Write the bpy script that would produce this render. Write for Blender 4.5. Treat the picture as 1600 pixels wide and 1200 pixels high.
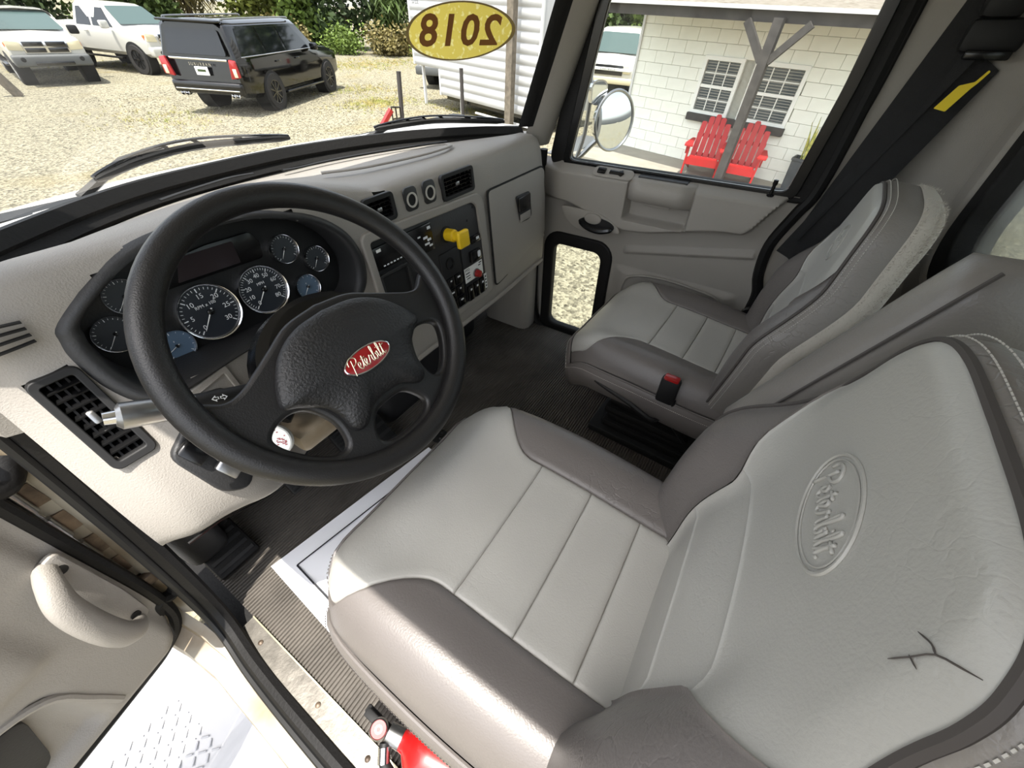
import bpy, bmesh, math, random
from math import sin, cos, pi, radians as R, sqrt, exp
from mathutils import Vector, Matrix
random.seed(7)
S = bpy.context.scene
COL = S.collection
for o in list(bpy.data.objects): bpy.data.objects.remove(o)

# ------------------------------------------------------------------ camera
# truck frame: x to the passenger side, y forward, z up, cab floor at z = 0
CAMLOC = Vector((0, 0, 1.12))
hd, pt = R(57.3), R(43.0)
c_fw = Vector((sin(hd)*cos(pt), cos(hd)*cos(pt), -sin(pt)))
c_up = Vector((sin(hd)*sin(pt), cos(hd)*sin(pt), cos(pt)))
c_rt = c_fw.cross(c_up)
cd = bpy.data.cameras.new('camera'); cam = bpy.data.objects.new('camera', cd); COL.objects.link(cam)
cd.sensor_width = 36; cd.lens = 13.5; cd.clip_start = .01; cd.clip_end = 400
cam.matrix_world = Matrix((c_rt, c_up, -c_fw)).transposed().to_4x4(); cam.location = CAMLOC
S.camera = cam
# ------------------------------------------------------------------ sky, sun, exposure
w = bpy.data.worlds.new('sky'); S.world = w; w.use_nodes = True
nt = w.node_tree; nt.nodes.clear()
sky = nt.nodes.new('ShaderNodeTexSky'); sky.sky_type = 'NISHITA'; sky.sun_disc = False
sky.sun_elevation = R(62); sky.sun_rotation = R(275); sky.air_density = 1.2; sky.dust_density = 2.5; sky.ozone_density = 1
hsv = nt.nodes.new('ShaderNodeHueSaturation'); hsv.inputs['Saturation'].default_value = .35
bg = nt.nodes.new('ShaderNodeBackground'); bg.inputs['Strength'].default_value = .62
wo = nt.nodes.new('ShaderNodeOutputWorld')
nt.links.new(sky.outputs[0], hsv.inputs['Color']); nt.links.new(hsv.outputs[0], bg.inputs['Color']); nt.links.new(bg.outputs[0], wo.inputs[0])
sd = bpy.data.lights.new('sun', 'SUN'); sun = bpy.data.objects.new('sun', sd); COL.objects.link(sun)
sd.energy = 13; sd.angle = R(.6); sd.color = (1, .95, .87)
sun.rotation_euler = Vector((.218, .06, -.974)).to_track_quat('-Z', 'Y').to_euler(); sun.location = (-4, 0, 9)
S.view_settings.view_transform = 'Standard'; S.view_settings.look = 'None'
S.view_settings.gamma = 1; S.view_settings.use_curve_mapping = False
S.view_settings.exposure = -.38

# ------------------------------------------------------------------ helpers
def lin(c):
    return tuple(((v/255)/12.92 if v/255 <= .04045 else ((v/255+.055)/1.055)**2.4) for v in c) + (1,)
MATS = {}
def mat(name, rgb, rough=.5, metal=0, spec=.5, var=0, vscale=8, bump=0, bscale=60, bdet=4, rgb2=None, coat=0, emit=0, wave=None, vor=0, aniso=1):
    if name in MATS: return MATS[name]
    m = bpy.data.materials.new(name); m.use_nodes = True
    t = m.node_tree; p = t.nodes['Principled BSDF']
    p.inputs['Base Color'].default_value = lin(rgb); p.inputs['Roughness'].default_value = rough
    p.inputs['Metallic'].default_value = metal; p.inputs['Specular IOR Level'].default_value = spec
    p.inputs['Coat Weight'].default_value = coat
    tc = t.nodes.new('ShaderNodeTexCoord')
    if var or rgb2:
        n = t.nodes.new('ShaderNodeTexNoise'); n.inputs['Scale'].default_value = vscale; n.inputs['Detail'].default_value = 6
        t.links.new(tc.outputs['Object'], n.inputs['Vector'])
        r = t.nodes.new('ShaderNodeValToRGB'); r.color_ramp.elements[0].position = .35; r.color_ramp.elements[1].position = .65
        a = lin(rgb); b = lin(rgb2) if rgb2 else tuple(min(1, v*(1+var)) for v in a[:3])+(1,)
        if not rgb2: a = tuple(v*(1-var) for v in a[:3])+(1,)
        r.color_ramp.elements[0].color = a; r.color_ramp.elements[1].color = b
        t.links.new(n.outputs['Fac'], r.inputs['Fac']); t.links.new(r.outputs['Color'], p.inputs['Base Color'])
    prev = None
    if bump:
        n = t.nodes.new('ShaderNodeTexNoise'); n.inputs['Scale'].default_value = bscale; n.inputs['Detail'].default_value = bdet
        t.links.new(tc.outputs['Object'], n.inputs['Vector'])
        b = t.nodes.new('ShaderNodeBump'); b.inputs['Strength'].default_value = bump; b.inputs['Distance'].default_value = .004
        t.links.new(n.outputs['Fac'], b.inputs['Height']); prev = b
    if vor:
        v = t.nodes.new('ShaderNodeTexVoronoi'); v.feature = 'DISTANCE_TO_EDGE'; v.inputs['Scale'].default_value = 44
        nz = t.nodes.new('ShaderNodeTexNoise'); nz.inputs['Scale'].default_value = 7; nz.inputs['Detail'].default_value = 5
        mx = t.nodes.new('ShaderNodeMix'); mx.data_type = 'VECTOR'; mx.inputs[0].default_value = .16
        t.links.new(tc.outputs['Object'], nz.inputs['Vector']); t.links.new(tc.outputs['Object'], mx.inputs[4]); t.links.new(nz.outputs['Color'], mx.inputs[5])
        t.links.new(mx.outputs[1], v.inputs['Vector'])
        mr = t.nodes.new('ShaderNodeMapRange'); mr.inputs[2].default_value = .05
        t.links.new(v.outputs['Distance'], mr.inputs[0])
        # creases only in patches
        n2 = t.nodes.new('ShaderNodeTexNoise'); n2.inputs['Scale'].default_value = 5; t.links.new(tc.outputs['Object'], n2.inputs['Vector'])
        m2 = t.nodes.new('ShaderNodeMapRange'); m2.inputs[1].default_value = .42; m2.inputs[2].default_value = .66
        t.links.new(n2.outputs['Fac'], m2.inputs[0])
        ml = t.nodes.new('ShaderNodeMath'); ml.operation = 'MULTIPLY'; t.links.new(m2.outputs[0], ml.inputs[0]); ml.inputs[1].default_value = vor
        b = t.nodes.new('ShaderNodeBump'); b.inputs['Distance'].default_value = .003
        t.links.new(ml.outputs[0], b.inputs['Strength']); t.links.new(mr.outputs[0], b.inputs['Height'])
        if prev: t.links.new(prev.outputs[0], b.inputs['Normal'])
        prev = b
    if prev: t.links.new(prev.outputs[0], p.inputs['Normal'])
    if emit: p.inputs['Emission Color'].default_value = lin(rgb); p.inputs['Emission Strength'].default_value = emit
    MATS[name] = m; return m
def glass_mat(name, tint=(1, 1, 1), dust=0.0, refl=1.0):
    m = bpy.data.materials.new(name); m.use_nodes = True; t = m.node_tree; t.nodes.clear()
    o = t.nodes.new('ShaderNodeOutputMaterial'); tr = t.nodes.new('ShaderNodeBsdfTransparent'); tr.inputs[0].default_value = tint+(1,)
    gl = t.nodes.new('ShaderNodeBsdfGlossy'); gl.inputs['Roughness'].default_value = .02
    fr = t.nodes.new('ShaderNodeFresnel'); fr.inputs['IOR'].default_value = 1.45
    mm = t.nodes.new('ShaderNodeMath'); mm.operation = 'MULTIPLY'; mm.inputs[1].default_value = refl; t.links.new(fr.outputs[0], mm.inputs[0])
    mx = t.nodes.new('ShaderNodeMixShader'); t.links.new(mm.outputs[0], mx.inputs[0]); t.links.new(tr.outputs[0], mx.inputs[1]); t.links.new(gl.outputs[0], mx.inputs[2])
    if dust:
        df = t.nodes.new('ShaderNodeBsdfDiffuse'); df.inputs[0].default_value = (.8, .8, .78, 1)
        n = t.nodes.new('ShaderNodeTexNoise'); n.inputs['Scale'].default_value = 4; n.inputs['Detail'].default_value = 8
        tc = t.nodes.new('ShaderNodeTexCoord'); t.links.new(tc.outputs['Object'], n.inputs['Vector'])
        k = t.nodes.new('ShaderNodeMath'); k.operation = 'MULTIPLY'; k.inputs[1].default_value = dust; t.links.new(n.outputs['Fac'], k.inputs[0])
        m2 = t.nodes.new('ShaderNodeMixShader'); t.links.new(k.outputs[0], m2.inputs[0]); t.links.new(mx.outputs[0], m2.inputs[1]); t.links.new(df.outputs[0], m2.inputs[2]); mx = m2
    t.links.new(mx.outputs[0], o.inputs[0]); MATS[name] = m; return m

def cr(pts, n=6, closed=False):
    """Catmull-Rom through points"""
    P = [Vector(p) for p in pts]; out = []
    L = len(P); rng = L if closed else L-1
    for i in range(rng):
        p1, p2 = P[i], P[(i+1) % L]
        p0 = P[i-1] if (closed or i > 0) else p1*2-p2
        p3 = P[(i+2) % L] if (closed or i+2 < L) else p2*2-p1
        for k in range(n):
            t = k/n
            out.append(.5*((2*p1)+(p2-p0)*t+(2*p0-5*p1+4*p2-p3)*t*t+(3*p1-p0-3*p2+p3)*t**3))
    if not closed: out.append(P[-1])
    return out
def rrect(w, h, r, n=5, cx=0, cy=0):
    out = []
    for (sx, sy, a0) in ((1, 1, 0), (-1, 1, 90), (-1, -1, 180), (1, -1, 270)):
        for k in range(n+1):
            a = R(a0+90*k/n); out.append((cx+sx*(w/2-r)+r*cos(a), cy+sy*(h/2-r)+r*sin(a)))
    return out
def ell(a, b, n=32, cx=0, cy=0): return [(cx+a*cos(2*pi*k/n), cy+b*sin(2*pi*k/n)) for k in range(n)]
def frame(origin, xa, ya, za=None):
    xa = Vector(xa).normalized(); ya = Vector(ya).normalized(); za = xa.cross(ya) if za is None else Vector(za).normalized()
    M = Matrix((xa, ya, za)).transposed().to_4x4(); M.translation = Vector(origin); return M
I4 = Matrix.Identity(4)
class MB:
    def __init__(s): s.v = []; s.f = []
    def add(s, vs, fs, M=None):
        o = len(s.v)
        s.v += [(M @ Vector(v)) if M is not None else Vector(v) for v in vs]
        s.f += [tuple(i+o for i in f) for f in fs]; return s
    def box(s, c, d, M=None):
        x, y, z = c; a, b, e = d[0]/2, d[1]/2, d[2]/2
        vs = [(x+i*a, y+j*b, z+k*e) for k in (-1, 1) for j in (-1, 1) for i in (-1, 1)]
        return s.add(vs, [(0, 2, 3, 1), (4, 5, 7, 6), (0, 1, 5, 4), (2, 6, 7, 3), (0, 4, 6, 2), (1, 3, 7, 5)], M)
    def rbox(s, c, d, r=.01, seg=2, M=None):
        bm = bmesh.new(); bmesh.ops.create_cube(bm, size=1)
        for v in bm.verts: v.co = Vector((v.co.x*d[0]+c[0], v.co.y*d[1]+c[1], v.co.z*d[2]+c[2]))
        r = min(r, min(d)*.49)
        bmesh.ops.bevel(bm, geom=list(bm.edges), offset=r, segments=seg, profile=.5, affect='EDGES')
        bm.verts.index_update()
        s.add([v.co.copy() for v in bm.verts], [tuple(v.index for v in f.verts) for f in bm.faces], M); bm.free(); return s
    def tube(s, pts, r, n=8, closed=False, M=None, caps=True, flat=1.0):
        P = [Vector(p) for p in pts]; L = len(P); rr = r if isinstance(r, (list, tuple)) else [r]*L
        vs = []; fs = []; prevn = None
        for i in range(L):
            if closed: t = P[(i+1) % L]-P[i-1]
            else: t = P[min(i+1, L-1)]-P[max(i-1, 0)]
            if t.length < 1e-9: t = Vector((0, 0, 1))
            t.normalize()
            if prevn is None:
                a = Vector((0, 0, 1)) if abs(t.z) < .9 else Vector((1, 0, 0)); nn = (a-t*a.dot(t)).normalized()
            else:
                nn = prevn-t*prevn.dot(t)
                nn = nn.normalized() if nn.length > 1e-6 else t.orthogonal().normalized()
            prevn = nn; b = t.cross(nn)
            for k in range(n): a = 2*pi*k/n; vs.append(P[i]+nn*(rr[i]*cos(a)*flat)+b*(rr[i]*sin(a)))
        for i in range(L if closed else L-1):
            for k in range(n):
                j = (i+1) % L; fs.append((i*n+k, i*n+(k+1) % n, j*n+(k+1) % n, j*n+k))
        if not closed and caps: fs.append(tuple(range(n-1, -1, -1))); fs.append(tuple((L-1)*n+k for k in range(n)))
        return s.add(vs, fs, M)
    def cyl(s, p0, p1, r0, r1=None, n=20, M=None, caps=True): return s.tube([p0, p1], [r0, r0 if r1 is None else r1], n, M=M, caps=caps)
    def lathe(s, prof, n=32, M=None, cap=True):
        vs = []; fs = []; L = len(prof)
        for (r, z) in prof:
            for k in range(n): a = 2*pi*k/n; vs.append((r*cos(a), r*sin(a), z))
        for i in range(L-1):
            for k in range(n): fs.append((i*n+k, i*n+(k+1) % n, (i+1)*n+(k+1) % n, (i+1)*n+k))
        if cap:
            if prof[0][0] > 1e-5: fs.append(tuple(range(n-1, -1, -1)))
            if prof[-1][0] > 1e-5: fs.append(tuple((L-1)*n+k for k in range(n)))
        return s.add(vs, fs, M)
    def grid(s, rows, M=None, closed=False):
        L = len(rows[0]); vs = [p for r in rows for p in r]; fs = []
        for i in range(len(rows)-1):
            for k in range(L if closed else L-1): fs.append((i*L+k, i*L+(k+1) % L, (i+1)*L+(k+1) % L, (i+1)*L+k))
        return s.add(vs, fs, M)
    def prism(s, poly, z0, z1, M=None, bev=0):
        """extrude a 2D polygon; bev shrinks the z1 rim"""
        L = len(poly); vs = [(x, y, z0) for x, y in poly]; rings = 2
        if bev:
            cx = sum(p[0] for p in poly)/L; cy = sum(p[1] for p in poly)/L
            def shr(d):
                o = []
                for i in range(L):
                    a = Vector(poly[i-1]); b = Vector(poly[i]); c = Vector(poly[(i+1) % L])
                    t = (c-a); nn = Vector((t.y, -t.x)); nn = nn.normalized() if nn.length > 1e-9 else Vector((0, 0))
                    if nn.dot(b-Vector((cx, cy))) < 0 and abs(nn.dot(b-Vector((cx, cy)))) > 1e-4: nn = -nn
                    o.append(b-nn*d)
                return o
            dz = bev if z1 > z0 else -bev
            vs += [(x, y, z1-dz) for x, y in poly]; q = shr(bev*.3); vs += [(p.x, p.y, z1-dz*.3) for p in q]
            q = shr(bev); vs += [(p.x, p.y, z1) for p in q]; rings = 4
        else: vs += [(x, y, z1) for x, y in poly]
        fs = [tuple(range(L-1, -1, -1)), tuple((rings-1)*L+k for k in range(L))]
        for i in range(rings-1):
            for k in range(L): fs.append((i*L+k, i*L+(k+1) % L, (i+1)*L+(k+1) % L, (i+1)*L+k))
        return s.add(vs, fs, M)
    def mesh(s, name, ang=38, flip=True):
        me = bpy.data.meshes.new(name); me.from_pydata([tuple(v) for v in s.v], [], s.f); me.update()
        if flip:
            bm = bmesh.new(); bm.from_mesh(me); bmesh.ops.recalc_face_normals(bm, faces=bm.faces); bm.to_mesh(me); bm.free()
        me.shade_smooth()
        if ang < 180: me.set_sharp_from_angle(angle=R(ang))
        return me
WM = {}
def link(o, parent=None):
    COL.objects.link(o)
    if parent is not None: o.parent = parent; WM[o.name] = WM[parent.name]
    else: WM.setdefault(o.name, I4)
    return o
def obj(name, mb, m, parent=None, ang=38, local=False, label=None, kind=None, flip=True):
    """one mesh object; verts are world coordinates unless local"""
    me = mb.mesh(name, ang, flip) if isinstance(mb, MB) else mb
    if parent is not None and not local and isinstance(mb, MB): me.transform(WM[parent.name].inverted())
    me.materials.append(MATS[m] if isinstance(m, str) else m)
    o = bpy.data.objects.new(name, me); link(o, parent)
    if label: o['label'] = label
    if kind: o['kind'] = kind
    return o
def tag(o, label, cat, group=None, kind=None):
    o['label'] = label; o['category'] = cat
    if group: o['group'] = group
    if kind: o['kind'] = kind
    return o
def thing(name, label, cat, loc=(0, 0, 0), M=None, group=None):
    o = bpy.data.objects.new(name, None); COL.objects.link(o); o.empty_display_size = .05
    mw = M if M is not None else Matrix.Translation(Vector(loc)); o.matrix_world = mw; WM[o.name] = mw.copy()
    return tag(o, label, cat, group)
def struct(name, mb, m, parent=None, label=None, ang=38):
    o = obj(name, mb, m, parent, ang)
    if parent is None: o['kind'] = 'structure'
    if label: o['label'] = label
    return o
def sroot(name, label, loc=(0, 0, 0), M=None):
    o = bpy.data.objects.new(name, None); COL.objects.link(o); mw = M if M is not None else Matrix.Translation(Vector(loc)); o.matrix_world = mw; WM[o.name] = mw.copy()
    o['kind'] = 'structure'; o['label'] = label; return o
def copyobj(o, parent, M):
    c = o.copy(); COL.objects.link(c); c.parent = parent; c.matrix_local = M; WM[c.name] = WM[parent.name] if parent else I4; return c
def curve_mb(outlines, ext, bevel=0, M=None, mb=None):
    """filled 2D outlines (holes allowed), extruded +-ext"""
    cu = bpy.data.curves.new('c', 'CURVE'); cu.dimensions = '2D'; cu.fill_mode = 'BOTH'; cu.extrude = ext; cu.bevel_depth = bevel; cu.bevel_resolution = 2
    for ol in outlines:
        sp = cu.splines.new('POLY'); sp.points.add(len(ol)-1); sp.use_cyclic_u = True
        for p, q in zip(sp.points, ol): p.co = (q[0], q[1], 0, 1)
    o = bpy.data.objects.new('c', cu); me = bpy.data.meshes.new_from_object(o)
    mb = mb or MB(); mb.add([v.co.copy() for v in me.vertices], [tuple(p.vertices) for p in me.polygons], M)
    bpy.data.objects.remove(o); bpy.data.curves.remove(cu); bpy.data.meshes.remove(me); return mb
def text_mb(s, size, M=None, ext=.0004, mb=None, align='CENTER', spacing=1.0, bold=0):
    cu = bpy.data.curves.new('t', 'FONT'); cu.body = s; cu.size = size; cu.extrude = ext; cu.align_x = align; cu.align_y = 'CENTER'; cu.resolution_u = 3; cu.space_character = spacing; cu.offset = bold
    o = bpy.data.objects.new('t', cu); me = bpy.data.meshes.new_from_object(o)
    mb = mb or MB(); mb.add([v.co.copy() for v in me.vertices], [tuple(p.vertices) for p in me.polygons], M)
    bpy.data.objects.remove(o); bpy.data.curves.remove(cu); bpy.data.meshes.remove(me); return mb
def bool_cut(o, cutters):
    """subtract closed cutter MBs from object o and keep a plain mesh"""
    cs = []
    for c in cutters:
        co = bpy.data.objects.new('cut', c.mesh('cut', 180)); COL.objects.link(co)
        co.matrix_world = WM[o.name]@I4 if False else I4
        md = o.modifiers.new('b', 'BOOLEAN'); md.operation = 'DIFFERENCE'; md.object = co; md.solver = 'EXACT'; cs.append(co)
    bpy.context.view_layer.update(); dg = bpy.context.evaluated_depsgraph_get()
    me = bpy.data.meshes.new_from_object(o.evaluated_get(dg)); o.modifiers.clear(); old = o.data; o.data = me
    for co in cs: d = co.data; bpy.data.objects.remove(co); bpy.data.meshes.remove(d)
    bpy.data.meshes.remove(old); me.shade_smooth(); me.set_sharp_from_angle(angle=R(38))
# script lettering strokes for the maker's name, x 0..5.6, y -.4..2
SCRIPT = [[(-.1, 1.15), (.1, 1.75), (.7, 2.0), (1.2, 1.65), (1.0, 1.1), (.4, .8)], [(.05, -.35), (.3, .6), (.58, 1.65)],
 [(.95, .35), (1.3, .5), (1.45, .8), (1.3, .98), (1.1, .75), (1.1, .3), (1.3, .02), (1.6, .2), (1.9, .9), (2.08, 1.55), (1.85, .5), (1.9, .05), (2.15, .2), (2.35, .5), (2.5, .8), (2.35, .98), (2.15, .75), (2.15, .3), (2.35, .02), (2.65, .15), (2.95, .85), (3.02, 1.05), (3.12, .85), (3.32, .9), (3.2, .4), (3.3, .05), (3.48, .2), (3.75, 1.2), (3.87, 1.85), (3.7, 1.9), (3.6, 1.0), (3.6, .15), (3.85, .02), (4.05, .4), (3.95, .8), (4.15, .75), (4.3, .95), (4.25, .3), (4.35, .05), (4.5, .2), (4.8, 1.2), (4.88, 1.85), (4.72, 1.85), (4.62, .9), (4.7, .1), (4.9, .15), (5.15, .9), (5.3, 1.55), (5.12, .5), (5.2, .05), (5.5, .25)],
 [(1.68, 1.12), (2.4, 1.25)], [(4.95, 1.15), (5.7, 1.32)], [(4.4, 1.32), (4.46, 1.4)]]
def script_mb(width, r, fn, n=5, sub=3):
    """fn maps centred (x, y) of the lettering to a 3D point"""
    mb = MB(); k = width/5.8
    for st in SCRIPT:
        P = cr([((x-2.8)*k, (y-.8)*k, 0) for x, y in st], sub)
        mb.tube([fn(p.x, p.y) for p in P], r, n)
    return mb
# ground frame (the yard stands level; the truck sits nose-down on it)
TR = Matrix(((.99911, .04230, .00073), (-.04218, .99779, -.05127), (-.00290, .05119, .99868)))
TG = Matrix.Translation(CAMLOC) @ TR.to_4x4() @ Matrix.Translation((0, 0, -2.43))
def GM(x, y, z=0, rz=0): return TG @ Matrix.Translation((x, y, z)) @ Matrix.Rotation(rz, 4, 'Z')
# ------------------------------------------------------------------ materials
mat('plastic', (150, 145, 138), .55, var=.05, vscale=3, bump=.25, bscale=420)
mat('plastic_top', (150, 147, 142), .5, var=.05, vscale=3, bump=.25, bscale=420)
mat('plastic_dark', (38, 38, 39), .5, bump=.15, bscale=300)
mat('black_gloss', (14, 14, 15), .22)
mat('black_matt', (15, 15, 16), .6)
mat('rubber', (17, 16, 16), .62, bump=.2, bscale=160, spec=.3)
mat('mat_rubber', (86, 81, 75), .6, var=.25, vscale=6, bump=.3, bscale=90, spec=.35)
mat('leather_light', (168, 166, 160), .4, var=.05, vscale=5, bump=.12, bscale=380, vor=.13)
mat('leather_dark', (104, 99, 96), .38, var=.06, vscale=4, bump=.14, bscale=380, vor=.22)
mat('leather_edge', (126, 121, 116), .36, var=.06, vscale=4, bump=.15, bscale=300, vor=.3)
mat('thread', (190, 186, 178), .7)
mat('thread_dark', (72, 67, 64), .7)
mat('fleece', (186, 180, 170), .95, spec=.1)
mat('wheel_rubber', (27, 26, 26), .42, bump=.18, bscale=520, var=.08, vscale=10)
mat('wheel_pad', (30, 30, 31), .45, bump=.5, bscale=260, var=.15, vscale=14)
mat('chrome', (220, 220, 222), .14, metal=1)
mat('steel', (165, 165, 165), .35, metal=1, var=.1, bump=.1)
mat('steel_dirty', (128, 112, 96), .5, metal=.6, rgb2=(70, 60, 52), vscale=22, bump=.3, bscale=60)
mat('sill_paint', (162, 154, 138), .45, rgb2=(120, 102, 76), vscale=7, bump=.1)
mat('sill_plate', (128, 124, 117), .38, metal=.7, var=.2, vscale=30, bump=.2)
mat('white_paint', (215, 215, 215), .25, coat=.4)
mat('fairing_paint', (158, 158, 160), .4, coat=.2)
mat('white', (236, 236, 232), .6)
mat('paper', (242, 242, 245), .8)
mat('ink', (40, 40, 44), .8)
mat('red', (150, 20, 20), .32, coat=.4)
mat('red_badge', (150, 22, 26), .3, coat=.5)
mat('gold', (214, 206, 178), .3, metal=.7)
mat('yellow', (236, 196, 28), .45)
mat('belt', (22, 22, 24), .7, bump=.5, bscale=500)
mat('headliner', (205, 202, 196), .9, bump=.2, bscale=200)
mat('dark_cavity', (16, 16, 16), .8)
mat('gauge_face', (38, 42, 48), .35)
mat('gauge_blue', (84, 104, 124), .35)
mat('screen', (50, 44, 46), .12)
mat('mark', (225, 228, 230), .6)
mat('needle', (240, 240, 236), .5)
glass_mat('glass', (.95, .965, .96), 0, .22)
glass_mat('glass_side', (.90, .92, .91), .04, .35)
glass_mat('glass_rear', (.80, .84, .82), .35, .6)

# ------------------------------------------------------------------ cab shell
# floor with ribbed rubber mat (ribs run across the cab)
m = MB(); m.box((.70, .42, -.03), (1.66, 1.68, .05)); fl = struct('floor', m, 'rubber'); fl['label'] = 'black cab floor pan under the ribbed rubber mat'
m = MB(); rows = []; y = -.40; p = .0095; prof = []
while y < 1.12:
    prof += [(y, .0), (y+p*.22, .0045), (y+p*.62, .0045), (y+p*.84, 0)]; y += p
for (yy, zz) in prof: rows.append([(-.095, yy, zz), (.3, yy, zz), (.9, yy, zz), (1.46, yy, zz)])
m.grid(rows); obj('rubber_mat', m, 'mat_rubber', fl, ang=20, flip=False)
# firewall
m = MB(); m.grid([[(-.10, 1.13, 0), (1.5, 1.13, 0)], [(-.10, 1.16, .4), (1.5, 1.16, .4)], [(-.10, 1.2, .84), (1.5, 1.2, .84)]])
m.box((.7, 1.24, .42), (1.64, .06, .86))
wf = struct('wall_front', m, 'black_matt'); wf['label'] = 'black firewall under the dashboard'
m = MB(); m.rbox((.80, 1.02, .20), (.52, .24, .42), .05, 3); obj('engine_cover', m, 'plastic_dark', wf)
m = MB(); m.rbox((1.12, 1.07, .22), (.26, .14, .46), .05, 3); obj('kick_panel', m, 'plastic_dark', wf)
m = MB(); m.rbox((1.43, .93, .23), (.12, .26, .5), .04, 3); obj('kick_panel', m, 'plastic', wf)
m = MB(); m.rbox((-.06, 1.02, .30), (.10, .20, .5), .03, 3); obj('kick_panel', m, 'plastic_dark', wf)
# ceiling with left roof edge
m = MB(); m.box((.71, .28, 1.44), (1.70, 1.36, .05)); ce = struct('ceiling', m, 'headliner'); ce['label'] = 'pale cab headliner above the seats'
# rear wall with window opening
def rring(x0, x1, z0, z1, r, n=6): return rrect(x1-x0, z1-z0, r, n, (x0+x1)/2, (z0+z1)/2)
RF = frame((0, -.40, 0), (1, 0, 0), (0, 0, 1))      # local x->x, y->z, z-> -y
m = MB(); curve_mb([rring(-.12, 1.52, 0, 1.46, .03), rring(.12, 1.27, .72, 1.30, .10)], .02, 0, RF, m)
wr = struct('wall_rear', m, 'plastic'); wr['label'] = 'grey rear cab wall around the back window'
m = MB(); curve_mb([rring(.07, 1.32, .67, 1.35, .13), rring(.14, 1.25, .74, 1.28, .09)], .028, .006, RF, m)
w2 = sroot('window_2', 'dusty rear cab window with black rubber gasket', (.7, -.4, .72))
obj('window_gasket', m, 'rubber', w2)
m = MB(); m.box((.695, -.405, 1.01), (1.13, .006, .56)); obj('window_glass', m, 'glass_rear', w2)
m = MB(); curve_mb([rring(.02, 1.37, .62, 1.40, .17), rring(.08, 1.31, .68, 1.34, .125)], .03, .012, RF, m)
obj('window_trim', m, 'plastic', w2)
# right rear corner: belt pillar curving into rear wall
rows = []
for z in [-.0, .3, .55, .62, .70, .8, .95, 1.1, 1.25, 1.44]:
    dx = .012*sin(z*3)
    rows.append([(1.515, -.06, z), (1.50, -.09, z), (1.49+dx, -.14, z), (1.485+dx, -.20, z), (1.475+dx, -.26, z), (1.45, -.315, z), (1.41, -.355, z), (1.37, -.372, z), (1.33, -.377, z), (1.30, -.378, z)])
m = MB(); m.grid(rows); t = struct('trim_1', m, 'plastic', ang=60); t['label'] = 'grey pillar trim behind the passenger door'
t['kind'] = 'structure'
m = MB(); m.rbox((1.525, -.23, .7), (.03, .34, 1.5), .01); struct('wall_right', m, 'plastic')['label'] = 'right cab side behind the passenger door'
m = MB(); m.rbox((-.115, -.27, .7), (.04, .28, 1.5), .015); struct('wall_left', m, 'plastic')['label'] = 'left cab side behind the driver door opening'

# windshield: curved pane between the base line and the roof
WSB = [(-.03, .86, .900), (.068, .95, .896), (.24, 1.06, .892), (.42, 1.12, .886), (.70, 1.15, .878), (1.0, 1.07, .874), (1.25, .95, .864), (1.36, .845, .858)]
wsb = cr(WSB, 5)
def ws_at(x, z):
    for a, b in zip(wsb[:-1], wsb[1:]):
        if a.x <= x <= b.x: t = (x-a.x)/(b.x-a.x); p = a.lerp(b, t); break
    else: p = wsb[0] if x < wsb[0].x else wsb[-1]
    return Vector((x, p.y-.38*(z-p.z), z))
w1 = sroot('window_1', 'curved windshield with black rubber gasket', (.7, 1.1, .86))
rows = []
for t in (0, .25, .5, .75, 1): rows.append([Vector((p.x, p.y-.38*t*.56, p.z+t*.56)) for p in wsb])
m = MB(); m.grid(rows); obj('windshield_glass', m, 'glass', w1, ang=180)
# gasket: wide black band along the base and up both sides
def band(pts, wid, name, m_, off=.012, par=w1):
    m = MB(); rows = []
    for (p, d) in pts:      # point, direction across the band
        p = Vector(p); d = Vector(d); nrm = Vector((0, -1, .3)).normalized()
        rows.append([p-d*.004+nrm*.002, p+nrm*off, p+d*wid*.45+nrm*(off*1.1), p+d*wid*.55+nrm*(off*.5), p+d*wid*.9+nrm*(off*.9), p+d*wid+nrm*.001])
    m.grid(rows); return obj(name, m, m_, par, ang=50)
bl = [(p+Vector((0, .002, .0)), Vector((0, -.45, -.9))) for p in wsb]
band(bl, .05, 'windshield_gasket', 'rubber', .014)
rp = [(Vector((1.36, .845-.38*t, .858+t)), Vector((.75, -.62, 0))) for t in (0, .1, .2, .3, .4, .56)]
band(rp, .05, 'windshield_gasket', 'rubber', .012)
lp = [(Vector((-.03, .86-.38*t, .90+t)), Vector((-.75, -.62, 0))) for t in (0, .2, .4, .54)]
band(lp, .04, 'windshield_gasket', 'rubber', .012)
# right A pillar trim, between windshield gasket and door frame
rows = []
for t in (-.06, 0, .1, .2, .35, .58):
    y0 = .845-.38*t; z = .858+t
    rows.append([(1.385, y0-.022, z), (1.405, y0-.055, z), (1.43, y0-.078, z), (1.455, y0-.085, z), (1.475, y0-.085, z), (1.50, y0-.06, z)])
m = MB(); m.grid(rows); struct('trim_2', m, 'plastic', ang=60)['label'] = 'grey pillar trim beside the right end of the windshield'
m = MB(); m.tube([(-.075, .80, .70), (-.07, .78, .9), (-.06, .70, 1.15), (-.05, .60, 1.42)], .028, 8); struct('trim_3', m, 'plastic')['label'] = 'grey pillar between the windshield and the driver door opening'

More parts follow.
